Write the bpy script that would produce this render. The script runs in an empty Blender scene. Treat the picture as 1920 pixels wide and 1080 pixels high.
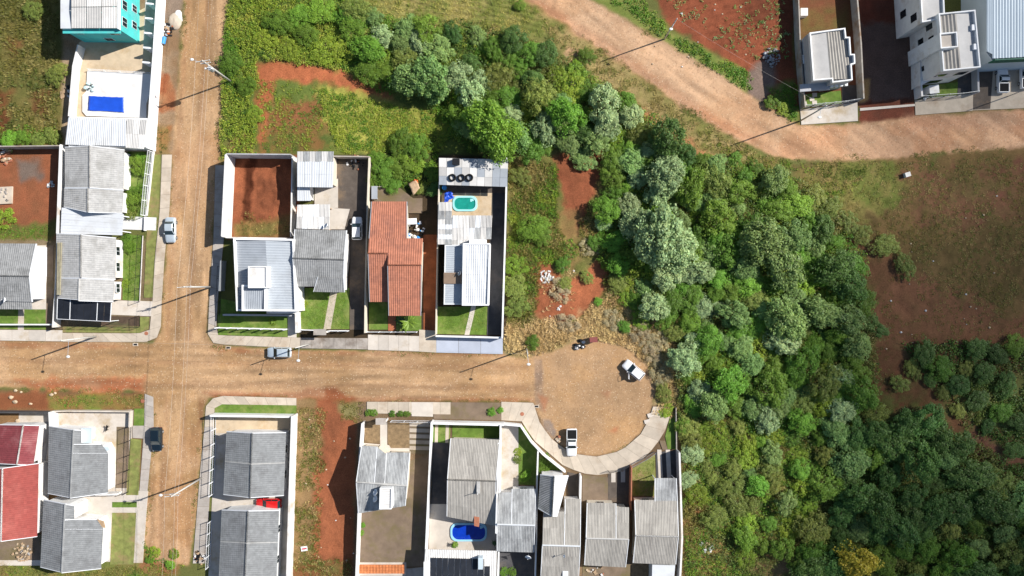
import bpy, math, random
import numpy as np
from mathutils import Vector, Matrix
random.seed(7); RS = np.random.RandomState(11)
SC = bpy.context.scene; COL = SC.collection
# ------------------------------------------------------------------ camera
PXM, CAMZ = 11.0, 116.0                       # ground scale of the drone photo (px per metre) and flying height
cam = bpy.data.cameras.new('drone_camera'); camo = bpy.data.objects.new('drone_camera', cam); COL.objects.link(camo)
camo.location = (0, 0, CAMZ); camo.rotation_euler = (0, 0, 0)
cam.sensor_width = 36; cam.lens = 36*CAMZ/(1920/PXM); cam.clip_start = 1; cam.clip_end = 3000
SC.camera = camo
# ------------------------------------------------------------------ light
EL = math.radians(38); SUNH = Vector((.942, .335)).normalized()
SUN = Vector((SUNH.x*math.cos(EL), SUNH.y*math.cos(EL), math.sin(EL)))
w = bpy.data.worlds.new('World'); SC.world = w; w.use_nodes = True
nt = w.node_tree; bg = nt.nodes['Background']
sky = nt.nodes.new('ShaderNodeTexSky'); sky.sky_type = 'NISHITA'; sky.sun_disc = False
sky.sun_elevation = EL; sky.sun_rotation = math.atan2(SUNH.x, SUNH.y); sky.altitude = 600
nt.links.new(sky.outputs[0], bg.inputs[0]); bg.inputs[1].default_value = 0.075
sl = bpy.data.lights.new('sun', 'SUN'); sl.energy = 4.8; sl.angle = math.radians(.5); sl.color = (1, .965, .915)
so = bpy.data.objects.new('sun', sl); COL.objects.link(so)
so.rotation_euler = (-SUN).to_track_quat('-Z', 'Y').to_euler(); so.location = SUN*200
vs = SC.view_settings; vs.view_transform = 'Standard'; vs.look = 'None'; vs.exposure = 0.6; vs.gamma = 1
SC.cycles.max_bounces = 5; SC.cycles.diffuse_bounces = 2; SC.cycles.glossy_bounces = 2
SC.cycles.transmission_bounces = 3; SC.cycles.transparent_max_bounces = 12; SC.cycles.volume_bounces = 0
# ------------------------------------------------------------------ helpers
def P(px, py, z=0.):
    k = (CAMZ-z)/(CAMZ*PXM); return Vector(((px-960)*k, (540-py)*k, z))
def PP(pts, z=0.): return [P(x, y, z) for x, y in pts]
def lin(c): return c/12.92 if c <= .04045 else ((c+.055)/1.055)**2.4
def C(r, g, b, f=.8): return (lin(r/255)*f, lin(g/255)*f, lin(b/255)*f)
ORG = {}
def prop(o, label=None, cat=None, group=None, kind=None):
    if label: o['label'] = label
    if cat: o['category'] = cat
    if group: o['group'] = group
    if kind: o['kind'] = kind
    return o
def thing(name, label, cat, loc, group=None):
    o = bpy.data.objects.new(name, None); COL.objects.link(o); o.empty_display_size = .3
    o.location = loc; ORG[o.name] = Vector(loc); return prop(o, label, cat, group)
def link(name, me, parent=None, loc=None):
    o = bpy.data.objects.new(name, me); COL.objects.link(o)
    if parent is not None:
        o.parent = parent; ORG[o.name] = ORG[parent.name]
    else:
        o.location = loc if loc is not None else (0, 0, 0); ORG[o.name] = Vector(o.location)
    return o
class MB:
    def __init__(s): s.v = []; s.f = []
    def add(s, vs, fs):
        o = len(s.v); s.v += [tuple(v) for v in vs]; s.f += [tuple(i+o for i in f) for f in fs]; return s
    def prism(s, poly, z0, z1):
        n = len(poly); a = 0
        for i in range(n): a += poly[i][0]*poly[(i+1) % n][1]-poly[(i+1) % n][0]*poly[i][1]
        idx = list(range(n)) if a > 0 else list(range(n))[::-1]
        zb = z0 if hasattr(z0, '__len__') else [z0]*n; zt = z1 if hasattr(z1, '__len__') else [z1]*n
        vs = [(poly[i][0], poly[i][1], zb[i]) for i in idx]+[(poly[i][0], poly[i][1], zt[i]) for i in idx]
        return s.add(vs, [tuple(range(n, 2*n)), tuple(range(n))[::-1]]+[(i, (i+1) % n, n+(i+1) % n, n+i) for i in range(n)])
    def box(s, x0, y0, z0, x1, y1, z1): return s.prism([(x0, y0), (x1, y0), (x1, y1), (x0, y1)], z0, z1)
    def obox(s, c, sx, sy, z0, z1, a=0.):
        ca, sa = math.cos(a), math.sin(a)
        return s.prism([(c[0]+ca*x-sa*y, c[1]+sa*x+ca*y) for x, y in ((-sx/2, -sy/2), (sx/2, -sy/2), (sx/2, sy/2), (-sx/2, sy/2))], z0, z1)
    def seg(s, a, b, t, z0, z1):                       # upright slab from a to b
        a = Vector(a).to_2d(); b = Vector(b).to_2d(); d = (b-a).normalized(); n = Vector((-d.y, d.x))*t/2
        return s.prism([a-n, b-n, b+n, a+n], z0, z1)
    def tube(s, p, q, r0, r1=None, n=6, caps=True):
        r1 = r0 if r1 is None else r1; p = Vector(p); q = Vector(q); d = (q-p).normalized()
        u = d.orthogonal().normalized(); v = d.cross(u)
        vs = []
        for c, r in ((p, r0), (q, r1)):
            for i in range(n):
                a = 2*math.pi*i/n; vs.append(c+u*r*math.cos(a)+v*r*math.sin(a))
        fs = [(i, (i+1) % n, n+(i+1) % n, n+i) for i in range(n)]
        if caps: fs += [tuple(range(n))[::-1], tuple(range(n, 2*n))]
        return s.add(vs, fs)
    def ball(s, c, rx, ry=None, rz=None, nu=12, nv=7, jit=0., rng=random):
        ry = rx if ry is None else ry; rz = rx if rz is None else rz; vs = []; fs = []
        for j in range(nv+1):
            t = math.pi*j/nv
            for i in range(nu):
                a = 2*math.pi*i/nu; k = 1+jit*(rng.random()-.5)
                vs.append((c[0]+rx*k*math.sin(t)*math.cos(a), c[1]+ry*k*math.sin(t)*math.sin(a), c[2]+rz*k*math.cos(t)))
        for j in range(nv):
            for i in range(nu):
                fs.append((j*nu+i, (j+1)*nu+i, (j+1)*nu+(i+1) % nu, j*nu+(i+1) % nu))
        return s.add(vs, fs)
    def lathe(s, c, prof, n=16):
        vs = []; m = len(prof)
        for r, z in prof:
            for i in range(n):
                a = 2*math.pi*i/n; vs.append((c[0]+r*math.cos(a), c[1]+r*math.sin(a), c[2]+z))
        return s.add(vs, [(j*n+i, j*n+(i+1) % n, (j+1)*n+(i+1) % n, (j+1)*n+i) for j in range(m-1) for i in range(n)])
    def build(s, name, mat, parent=None, smooth=False, kind=None, loc=None, label=None, cat=None, group=None):
        me = bpy.data.meshes.new(name)
        if parent is None and loc is None and s.v:
            a = np.array(s.v); loc = Vector((a[:, 0].mean(), a[:, 1].mean(), a[:, 2].min()))
        o_ = ORG[parent.name] if parent is not None else Vector(loc)
        me.from_pydata([(v[0]-o_.x, v[1]-o_.y, v[2]-o_.z) for v in s.v], [], s.f)
        if smooth: me.polygons.foreach_set('use_smooth', [True]*len(me.polygons))
        me.materials.append(mat); me.update()
        return prop(link(name, me, parent, loc), label, cat, group, kind)
def bevel(o, wd, seg=2):
    m = o.modifiers.new('bevel', 'BEVEL'); m.width = wd; m.segments = seg; m.limit_method = 'ANGLE'; return o
def np_mesh(name, V, F, cols, mat, parent=None, loc=(0, 0, 0), smooth=False):
    me = bpy.data.meshes.new(name); V = np.asarray(V, np.float32); F = np.asarray(F, np.int32)
    me.vertices.add(len(V)); me.vertices.foreach_set('co', V.ravel())
    k = F.shape[1]; me.loops.add(F.size); me.loops.foreach_set('vertex_index', F.ravel())
    me.polygons.add(len(F)); me.polygons.foreach_set('loop_start', np.arange(len(F), dtype=np.int32)*k)
    if cols is not None:
        ca = me.color_attributes.new('Col', 'FLOAT_COLOR', 'POINT')
        cc = np.ones((len(V), 4), np.float32); cc[:, :cols.shape[1]] = cols; ca.data.foreach_set('color', cc.ravel())
    me.update(calc_edges=True); me.validate()
    if smooth: me.polygons.foreach_set('use_smooth', [True]*len(me.polygons))
    me.materials.append(mat)
    return link(name, me, parent, loc)
# ------------------------------------------------------------------ materials
def nodes(name):
    m = bpy.data.materials.new(name); m.use_nodes = True; n = m.node_tree
    return m, n, n.nodes['Principled BSDF'], (lambda t: n.nodes.new(t)), n.links.new
def noise(N, L, vec, sc, det=4, rough=.6):
    t = N('ShaderNodeTexNoise'); t.inputs['Scale'].default_value = sc; t.inputs['Detail'].default_value = det; t.inputs['Roughness'].default_value = rough
    L(vec, t.inputs['Vector']); return t.outputs['Fac']
def ramp(N, L, f, a, b):
    r = N('ShaderNodeMapRange'); r.inputs[1].default_value = a; r.inputs[2].default_value = b; L(f, r.inputs[0]); return r.outputs[0]
def mix(N, L, f, a, b, mode='MIX'):
    x = N('ShaderNodeMix'); x.data_type = 'RGBA'; x.blend_type = mode
    for s_, v in ((x.inputs[0], f), (x.inputs[6], a), (x.inputs[7], b)):
        if hasattr(v, 'links') or hasattr(v, 'is_linked'): L(v, s_)
        elif isinstance(v, tuple): s_.default_value = (*v, 1)
        else: s_.default_value = v
    return x.outputs[2]
def M(name, rgb, rough=.8, var=.15, scale=2., bump=0., spec=.3, metal=0., objvar=0., dirt=None, dirt_amt=.5, fine=14., stretch=None, tile=None):
    m, n, b, N, L = nodes(name)
    g = N('ShaderNodeNewGeometry').outputs['Position']
    if stretch:
        mp = N('ShaderNodeMapping'); mp.inputs['Scale'].default_value = stretch; L(g, mp.inputs[0]); g2 = mp.outputs[0]
    else: g2 = g
    lo = tuple(max(0, c*(1-var)) for c in rgb); hi = tuple(min(1, c*(1+var)) for c in rgb)
    col = mix(N, L, ramp(N, L, noise(N, L, g2, scale), .3, .7), lo, hi)
    f = ramp(N, L, noise(N, L, g, fine, 3), .3, .7)
    col = mix(N, L, f, col, mix(N, L, 1., col, (1-var*.6,)*3, 'MULTIPLY'))
    if dirt:
        d = ramp(N, L, noise(N, L, g2, scale*.35, 6, .7), .62-.25*dirt_amt, .78-.2*dirt_amt)
        col = mix(N, L, d, col, dirt)
    if tile:
        sn = N('ShaderNodeVectorMath'); sn.operation = 'SNAP'; L(g, sn.inputs[0]); sn.inputs[1].default_value = (tile[0], tile[0], 50.)
        wn = N('ShaderNodeTexWhiteNoise'); L(sn.outputs[0], wn.inputs[0]); tr = N('ShaderNodeMapRange'); tr.inputs[3].default_value = 1-tile[1]; tr.inputs[4].default_value = 1+tile[1]; L(wn.outputs[0], tr.inputs[0])
        hs = N('ShaderNodeHueSaturation'); L(tr.outputs[0], hs.inputs['Value']); L(col, hs.inputs['Color']); col = hs.outputs[0]
    if objvar:
        oi = N('ShaderNodeObjectInfo'); mr = N('ShaderNodeMapRange'); mr.inputs[3].default_value = 1-objvar; mr.inputs[4].default_value = 1+objvar*.5
        L(oi.outputs['Random'], mr.inputs[0]); hs = N('ShaderNodeHueSaturation'); L(mr.outputs[0], hs.inputs['Value']); L(col, hs.inputs['Color']); col = hs.outputs[0]
    L(col, b.inputs['Base Color']); b.inputs['Roughness'].default_value = rough
    b.inputs['Specular IOR Level'].default_value = spec; b.inputs['Metallic'].default_value = metal
    if bump:
        bp = N('ShaderNodeBump'); bp.inputs['Strength'].default_value = bump; bp.inputs['Distance'].default_value = .05
        L(noise(N, L, g, fine, 4), bp.inputs['Height']); L(bp.outputs[0], b.inputs['Normal'])
    return m
def leafmat(name, rgb, trans=.3, rough=.5, sat=1., usecol=False, objvar=.22):
    m, n, b, N, L = nodes(name)
    a = N('ShaderNodeAttribute'); a.attribute_name = 'Col'
    col = a.outputs['Color'] if usecol else mix(N, L, 1., a.outputs['Color'], rgb, 'MULTIPLY')
    if objvar:
        oi = N('ShaderNodeObjectInfo'); mr = N('ShaderNodeMapRange'); mr.inputs[3].default_value = 1-objvar; mr.inputs[4].default_value = 1+objvar
        L(oi.outputs['Random'], mr.inputs[0]); hs = N('ShaderNodeHueSaturation'); L(mr.outputs[0], hs.inputs['Value'])
        m2 = N('ShaderNodeMapRange'); m2.inputs[3].default_value = .485; m2.inputs[4].default_value = .515
        ml = N('ShaderNodeMath'); ml.operation = 'FRACT'; mm = N('ShaderNodeMath'); mm.operation = 'MULTIPLY'; mm.inputs[1].default_value = 7.31
        L(oi.outputs['Random'], mm.inputs[0]); L(mm.outputs[0], ml.inputs[0]); L(ml.outputs[0], m2.inputs[0]); L(m2.outputs[0], hs.inputs['Hue'])
        L(col, hs.inputs['Color']); col = hs.outputs[0]
    L(col, b.inputs['Base Color']); b.inputs['Roughness'].default_value = rough; b.inputs['Specular IOR Level'].default_value = .25
    tr = N('ShaderNodeBsdfTranslucent'); L(col, tr.inputs[0]); ms = N('ShaderNodeMixShader'); ms.inputs[0].default_value = trans
    L(b.outputs[0], ms.inputs[1]); L(tr.outputs[0], ms.inputs[2]); L(ms.outputs[0], n.nodes['Material Output'].inputs[0]); return m
def glass(name, rgb, rough=.06):
    m, n, b, N, L = nodes(name); b.inputs['Base Color'].default_value = (*rgb, 1); b.inputs['Roughness'].default_value = rough
    b.inputs['Specular IOR Level'].default_value = .6; return m
def paint(name, rgb, rough=.25, metal=0., var=.04):
    m = M(name, rgb, rough, var, 1.2, 0, .5, metal, fine=3.); m.node_tree.nodes['Principled BSDF'].inputs['Coat Weight'].default_value = .4; return m
MT = dict(
 white=M('white_plaster', (.72, .70, .67), .85, .09, .8, .1, dirt=(.48, .40, .32), dirt_amt=.42),
 white2=M('clean_white_paint', (.78, .78, .77), .7, .06, 1., 0, dirt=(.6, .56, .5), dirt_amt=.35),
 cream=M('cream_plaster', (.62, .55, .44), .85, .08, .8, .1),
 greywall=M('grey_render', (.42, .42, .43), .85, .1, .8, .1, dirt=(.25, .23, .2), dirt_amt=.3),
 block=M('concrete_block_wall', (.40, .36, .31), .9, .15, 1.2, .2, dirt=(.28, .18, .11), dirt_amt=.5),
 turq=M('turquoise_paint', (.07, .48, .46), .75, .1, .7, .1, dirt=(.14, .42, .40), dirt_amt=.45),
 conc=M('concrete', (.53, .45, .355), .9, .12, .7, .15, objvar=.14, dirt=(.40, .31, .225), dirt_amt=.4),
 concp=M('pale_concrete', (.56, .50, .43), .9, .1, .6, .12, objvar=.12, dirt=(.40, .31, .2), dirt_amt=.4),
 concg=M('grey_concrete', (.42, .375, .33), .9, .12, .7, .12, objvar=.12, dirt=(.28, .23, .185), dirt_amt=.4),
 concw=M('white_tiled_floor', (.70, .69, .67), .6, .06, .5, .05, dirt=(.5, .45, .38), dirt_amt=.35),
 concblue=M('blue_grey_paved_ramp', (.42, .45, .52), .8, .07, .5, .08, objvar=.06),
 asph=M('dark_gravel_drive', (.105, .085, .07), .95, .22, .8, .3, dirt=(.2, .14, .09), dirt_amt=.4, fine=9),
 asphg=M('dark_grey_paving', (.07, .068, .07), .9, .2, .8, .2, dirt=(.12, .1, .085), dirt_amt=.4, fine=9),
 brownyard=M('brown_packed_yard', (.20, .145, .10), .95, .2, .6, .2, dirt=(.15, .12, .05), dirt_amt=.55, fine=9),
 darkyard=M('dark_soil_yard', (.09, .06, .04), .95, .3, .8, .3, dirt=(.1, .11, .04), dirt_amt=.5, fine=8),
 soil=M('red_soil_bed', (.27, .085, .035), .95, .25, .8, .4, fine=6),
 drygrass=M('withered_lawn', (.25, .17, .09), .95, .3, 1.5, .4, fine=7),
 lawn=M('lawn_turf', (.115, .19, .028), .95, .28, .9, .5, dirt=(.22, .24, .07), dirt_amt=.55, fine=9),
 lawn2=M('yellowish_verge_turf', (.2, .215, .06), .95, .28, 1.1, .5, dirt=(.27, .19, .09), dirt_amt=.5, fine=8),
 tile=M('grey_concrete_tile', (.28, .28, .275), .85, .14, 1.2, .1, dirt=(.17, .17, .165), dirt_amt=.55, fine=5, tile=(.37, .07)),
 tiled=M('dark_grey_concrete_tile', (.235, .24, .24), .85, .13, 1.2, .1, dirt=(.16, .16, .16), dirt_amt=.5, fine=5, tile=(.37, .07)),
 tilep=M('pale_grey_tile', (.43, .42, .40), .85, .12, 1.2, .1, dirt=(.31, .30, .28), dirt_amt=.5, fine=5, tile=(.37, .07)),
 fibre=M('fibre_cement', (.375, .35, .31), .9, .15, .9, .1, objvar=.13, dirt=(.26, .24, .215), dirt_amt=.5, fine=6, stretch=(2.5, .6, 1)),
 fibreg=M('weathered_fibre_cement', (.38, .385, .38), .9, .18, 1.1, .1, objvar=.16, dirt=(.2, .2, .2), dirt_amt=.6, fine=4, stretch=(2., .7, 1)),
 sheetp=M('pale_roof_sheet', (.60, .58, .55), .7, .08, .8, 0, objvar=.3, fine=5),
 metalw=M('white_metal_roof', (.60, .615, .63), .45, .05, .6, 0, .4, 0, dirt=(.5, .5, .49), dirt_amt=.35),
 metalg=M('grey_metal_and_shaded_slope', (.33, .355, .385), .5, .07, .7, 0, .4, 0, objvar=.05, dirt=(.27, .29, .31), dirt_amt=.4),  # plain grey metal, darkened to carry the shade of a west slope too
 metalm=M('light_grey_metal_roof', (.40, .43, .46), .5, .06, .6, 0, .4, 0, dirt=(.33, .35, .37), dirt_amt=.45),
 metalb=M('pale_blue_metal_roof', (.50, .58, .63), .5, .05, .3, 0, .4),
 red=M('red_clay_tile', (.42, .165, .10), .85, .15, 1.1, .1, objvar=.03, dirt=(.29, .12, .08), dirt_amt=.5, fine=5, tile=(.4, .07)),
 redp=M('brick_red_painted_roof', (.30, .068, .055), .75, .1, .5, .05, dirt=(.36, .1, .08), dirt_amt=.5, fine=4, tile=(.4, .1)),
 maroon=M('maroon_tile', (.21, .045, .05), .75, .12, 1.2, .1, dirt=(.28, .1, .1), dirt_amt=.4, fine=4, tile=(.37, .07)),
 clay=M('orange_clay_tile', (.56, .2, .075), .85, .2, 2., .1, objvar=.2, fine=6),
 gyl=M('translucent_sheet', (.42, .37, .24), .5, .2, 1.5, 0, dirt=(.25, .2, .13), dirt_amt=.5),
 darkpan=M('dark_canopy_panel', (.022, .024, .03), .25, .3, .5, 0, .5, objvar=.2),
 solar=M('black_pool_heating_mat', (.02, .023, .03), .5, .25, 1., 0, .4, objvar=.15),
 blackm=M('black_metal', (.015, .015, .017), .5, .1, 2), whitem=M('white_metal', (.75, .76, .77), .5, .05, 2),
 greym=M('galvanised_metal', (.38, .4, .42), .45, .1, 2, 0, .5, .4), pole=M('concrete_pole', (.50, .48, .44), .85, .1, 2),
 wood=M('bare_timber', (.45, .31, .19), .85, .2, 2.5, objvar=.15), rubber=M('black_rubber', (.016, .016, .017), .9, .2, 3, 0, .08),
 tarp=M('blue_tarpaulin', (.012, .075, .52), .4, .1, .8, .2, .5), tarp2=M('sky_blue_plastic', (.05, .28, .62), .4, .1, 1),
 pale=M('pale_cloth', (.55, .68, .66), .8, .12, 3), trash=M('white_rubbish', (.72, .70, .67), .7, .2, 4, objvar=.2),
 rubble=M('white_rubble', (.62, .6, .57), .95, .2, 3, .3), stone=M('tan_stone', (.52, .40, .27), .9, .18, 3, .3, objvar=.2),
 gstone=M('grey_stone', (.36, .34, .33), .9, .2, 3, .3, objvar=.2), orange=M('orange_plastic', (.6, .14, .03), .6, .1, 3),
 bark=M('bark', (.13, .095, .065), .95, .25, 4, .4), pots=M('clay_pot', (.35, .16, .08), .8, .1, 3), brick=M('red_brick', (.36, .14, .08), .9, .15, 3, objvar=.15),
 glassd=glass('dark_glass', (.012, .018, .022)), glasscar=glass('car_glass', (.015, .03, .035)), tile_tan=M('tan_terrace', (.55, .43, .29), .85, .12, .7, .08, dirt=(.42, .28, .14), dirt_amt=.5),
 dog=M('black_fur', (.012, .011, .01), .8, .2, 6), maroonbox=M('maroon_paint', (.22, .065, .055), .6, .1, 2), redsign=paint('red_print', (.55, .02, .08)),
 lamp=M('lamp_housing', (.7, .7, .68), .5, .05, 3), green=M('dark_green_paint', (.012, .11, .07), .6, .08, 1), tail=glass('tail_lamp', (.35, .01, .01)), head=glass('head_lamp', (.6, .62, .64)),
)
# ------------------------------------------------------------------ numpy noise + polygon fields
def vnoise(x, y, s, seed):
    r = np.random.RandomState(seed); T = r.rand(256, 256); x = x/s+1000.; y = y/s+1000.
    xi = np.floor(x).astype(int); yi = np.floor(y).astype(int); fx = x-xi; fy = y-yi
    fx = fx*fx*(3-2*fx); fy = fy*fy*(3-2*fy); g = lambda a, b: T[a % 256, b % 256]
    return (g(xi, yi)*(1-fx)+g(xi+1, yi)*fx)*(1-fy)+(g(xi, yi+1)*(1-fx)+g(xi+1, yi+1)*fx)*fy
def fbm(x, y, s, seed, o=4):
    a = 0; t = 0
    for i in range(o): k = .55**i; a = a+k*vnoise(x, y, s/2**i, seed+i); t += k
    return a/t
def sdf(x, y, poly):
    d = np.full(x.shape, 1e9); ins = np.zeros(x.shape, bool); n = len(poly)
    for i in range(n):
        ax, ay = poly[i]; bx, by = poly[(i+1) % n]; ex, ey = bx-ax, by-ay
        t = np.clip(((x-ax)*ex+(y-ay)*ey)/(ex*ex+ey*ey+1e-9), 0, 1)
        d = np.minimum(d, np.hypot(x-ax-t*ex, y-ay-t*ey))
        c = ((ay > y) != (by > y)); ins ^= c & (x < (bx-ax)*(y-ay)/(by-ay+1e-12)+ax)
    return np.where(ins, -d, d)
def g2(pts): return [(P(x, y).x, P(x, y).y) for x, y in pts]
# ------------------------------------------------------------------ the ground, street and dirt road (one height field, split by what it is)
STREET = [[(350, -60), (425, -60), (425, 0), (416, 110), (412, 270), (401, 440), (389, 600), (388, 630), (402, 648), (560, 656), (690, 658), (945, 664), (990, 670), (1045, 657), (1072, 643), (1092, 634), (1125, 639), (1180, 655), (1215, 688), (1228, 740), (1217, 775), (1200, 815), (1165, 845), (1118, 856), (1072, 850), (1040, 828), (1016, 797), (1003, 757), (990, 752), (680, 751), (556, 744), (405, 740), (388, 748), (382, 765), (374, 880), (364, 1010), (352, 1060), (300, 1050), (272, 1020), (277, 920), (289, 800), (291, 765), (284, 742), (268, 735), (0, 727), (-60, 725), (-60, 638), (0, 638), (285, 641), (300, 622), (302, 560), (310, 480), (319, 400), (324, 290), (335, 130)]]
ROAD = [[(880, -60), (1000, -60), (1105, 0), (1185, 45), (1250, 82), (1330, 128), (1400, 175), (1480, 228), (1500, 237), (1610, 232), (1720, 219), (1990, 203), (1990, 268), (1700, 292), (1560, 302), (1485, 300), (1440, 290), (1400, 270), (1340, 238), (1290, 205), (1200, 140), (1130, 90), (1030, 25), (985, 0)]]
GX0, GX1, GY0, GY1, GS = -106, 106, -63, 63, .26
xs = np.arange(GX0, GX1+.01, GS); ys = np.arange(GY0, GY1+.01, GS); nx, ny = len(xs), len(ys)
X, Y = np.meshgrid(xs, ys); X = X.ravel(); Y = Y.ravel()
n1 = fbm(X, Y, 6, 1, 5); n2 = fbm(X, Y, 1.6, 9, 4); n3 = fbm(X, Y, 18, 21, 4); n4 = fbm(X, Y, .8, 33, 3)
def col(*c): return np.array(C(*c))
BASE = np.zeros((len(X), 3)); BASE[:] = col(104, 108, 52); BASE = BASE*(0.7+.6*n1[:, None])
ROADNESS = np.zeros(len(X))
def lay(poly, c, soft=.6, wob=1.2, c2=None, amt=1., patch=None, nz=None, rd=None):
    global BASE, ROADNESS
    pg = g2(poly); a = np.array(pg); m = soft+wob+1
    sel = np.where((X > a[:, 0].min()-m) & (X < a[:, 0].max()+m) & (Y > a[:, 1].min()-m) & (Y < a[:, 1].max()+m))[0]
    x, y = X[sel], Y[sel]; d = sdf(x, y, pg)+wob*2*(n2[sel]-.5)+wob*(n1[sel]-.5)
    k = np.clip(.5-d/(2*soft), 0, 1); k = k*k*(3-2*k)*amt
    if patch is not None: k = k*np.clip((( nz if nz is not None else n1)[sel]-patch)/.12+.5, 0, 1)
    cc = np.repeat(col(*c)[None], len(sel), 0)
    if c2 is not None:
        t = np.clip((n1[sel]*.55+n2[sel]*.45-.5)*3.2+.5, 0, 1)[:, None]; cc = cc*(1-t)+col(*c2)[None]*t
    cc = cc*(0.74+.30*n4[sel]+.22*n2[sel])[:, None]
    BASE[sel] = BASE[sel]*(1-k[:, None])+cc*k[:, None]
    if rd is not None: ROADNESS[sel] = ROADNESS[sel]*(1-k)+rd*k
LAWNC = (112, 128, 48); DRY = (206, 178, 126); RED = (160, 84, 46); TAN = (195, 154, 106)
lay([(-100, -100), (138, -100), (128, 275), (-100, 285)], (128, 116, 58), 1, .5, (96, 98, 42))
lay([(-20, 165), (22, 170), (14, 240), (-20, 260)], (118, 74, 40), .8, 1); lay([(60, 165), (95, 170), (90, 215), (65, 205)], (120, 84, 46), .8, 1); lay([(12, 70), (40, 80), (25, 100)], (130, 92, 50), .8, 1)
lay([(115, -60), (345, -60), (330, 290), (120, 290)], (176, 152, 122), .5, .3, (150, 118, 84))
lay([(308, -20), (346, -20), (344, 40), (306, 36)], (150, 130, 112), 1, .6); lay([(293, 150), (329, 148), (329, 206), (296, 208)], (166, 94, 54), .7, 2.2, (178, 128, 84)); lay([(292, 235), (322, 235), (318, 290), (292, 290)], (176, 112, 66), .6, .9, (140, 120, 62))
lay([(410, -60), (1000, -60), (900, 295), (405, 295)], (112, 128, 48), 1, .6, (84, 100, 40))
lay([(480, 120), (560, 115), (640, 140), (705, 158), (745, 190), (700, 190), (610, 158), (520, 150), (500, 200), (500, 285), (480, 288)], (186, 104, 60), .8, 1.5, (160, 92, 52))
lay([(520, 195), (600, 190), (640, 230), (600, 282), (500, 285)], (148, 96, 56), 1, 2.5, (112, 104, 44)); lay([(430, 255), (475, 250), (480, 295), (420, 300)], (150, 118, 66), 1, 1.5)
lay([(600, 160), (740, 190), (860, 220), (800, 290), (630, 290)], (168, 166, 62), 1, 2, (134, 142, 52))
lay([(640, -60), (960, -60), (1045, 60), (1000, 78), (880, 50), (690, 32)], (176, 160, 92), .8, 1, (118, 126, 52))
lay([(985, 10), (1030, 28), (1130, 92), (1200, 142), (1290, 207), (1340, 240), (1440, 292), (1500, 310), (1440, 330), (1330, 300), (1200, 190), (1060, 110)], (172, 150, 94), .8, 1.2, (122, 124, 52))
lay([(1180, 190), (1250, 235), (1350, 302), (1320, 305), (1220, 230)], (190, 132, 84), .6, 1, (160, 120, 70)); lay([(1060, 85), (1085, 95), (1080, 120), (1060, 105)], (190, 150, 110), .5, .7)
lay([(1200, -60), (1490, -60), (1498, 235), (1400, 172), (1395, 130), (1255, 50)], (156, 84, 52), .6, 1, (120, 66, 42))
lay([(1108, -60), (1195, -60), (1200, 0), (1262, 60), (1395, 135), (1415, 165), (1395, 178), (1250, 84), (1110, 0)], (118, 138, 52), .6, .7, (150, 146, 72))
lay([(1405, 135), (1450, 105), (1455, 160), (1430, 200), (1400, 175)], (132, 112, 100), .7, 1); lay([(1440, 165), (1498, 150), (1500, 232), (1470, 222)], (104, 124, 46), .7, .8, (140, 126, 70))
lay([(1486, -60), (1610, -60), (1612, 200), (1492, 200)], (140, 82, 54), .3, .2, (110, 84, 48)); lay([(1500, 20), (1590, 10), (1590, 55), (1505, 60)], (128, 84, 50), .6, 1, (110, 104, 48))
lay([(1608, -60), (1718, -60), (1716, 222), (1612, 235)], (128, 66, 46), .3, .4, (104, 62, 46)); lay([(1612, 45), (1710, 40), (1714, 190), (1612, 190)], (112, 90, 80), .6, 1.2)
lay([(1610, 150), (1628, 150), (1630, 190), (1612, 190)], (190, 150, 92), .3, .5)
lay([(1480, 306), (1990, 270), (1990, 660), (1640, 660), (1610, 480), (1520, 400)], (132, 104, 62), 1, 1.5, (100, 84, 46))
lay([(1490, 312), (1640, 300), (1720, 340), (1660, 400), (1580, 440), (1520, 380)], (108, 118, 46), 1, 2.5, (140, 122, 66)); lay([(1700, 330), (1940, 310), (1940, 420), (1740, 430)], (124, 80, 60), 1.5, 3, (108, 90, 52))
lay([(1590, 440), (1660, 470), (1760, 540), (1840, 570), (1960, 610), (1960, 690), (1760, 690), (1660, 640), (1620, 560)], (128, 84, 60), 2, 3, (108, 76, 50), amt=.85); lay([(1600, 650), (1720, 660), (1820, 800), (1960, 880), (1900, 900), (1760, 800), (1640, 730)], (120, 80, 54), 1.5, 3, (88, 80, 42))
lay([(1820, 800), (1940, 860), (1940, 930), (1850, 880)], (124, 84, 62), 1.5, 3)
lay([(1255, 760), (1420, 790), (1560, 900), (1470, 1130), (1270, 1130)], (132, 120, 62), 1, 2, (98, 100, 44)); lay([(1275, 980), (1330, 960), (1360, 1020), (1330, 1100), (1270, 1100)], (168, 120, 74), 1, 2.5, (132, 116, 60))
lay([(1285, 925), (1310, 935), (1320, 965), (1290, 955)], (170, 98, 60), .6, 1); lay([(1380, 1010), (1470, 1020), (1500, 1080), (1400, 1080)], (150, 120, 80), 1, 2)
lay([(948, 290), (1135, 270), (1150, 470), (1150, 640), (945, 660)], (142, 126, 70), .8, 1, (108, 112, 48))
lay([(1038, 300), (1090, 262), (1135, 262), (1118, 345), (1095, 430), (1060, 402)], (170, 94, 58), .6, 1, (150, 86, 52)); lay([(985, 500), (1035, 484), (1060, 540), (1140, 470), (1142, 545), (1095, 600), (1030, 620), (1000, 600), (1005, 550)], (182, 104, 62), .6, 1.3, (160, 92, 56))
lay([(1040, 395), (1090, 395), (1090, 500), (1035, 500)], (156, 112, 68), .8, 1.2, (142, 122, 66), amt=.85)
lay([(945, 612), (1005, 592), (1060, 608), (1150, 545), (1270, 610), (1275, 780), (1210, 790), (1228, 740), (1215, 688), (1125, 636), (1070, 640), (990, 672), (945, 668)], DRY, .8, 1.2, (160, 132, 84))
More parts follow.
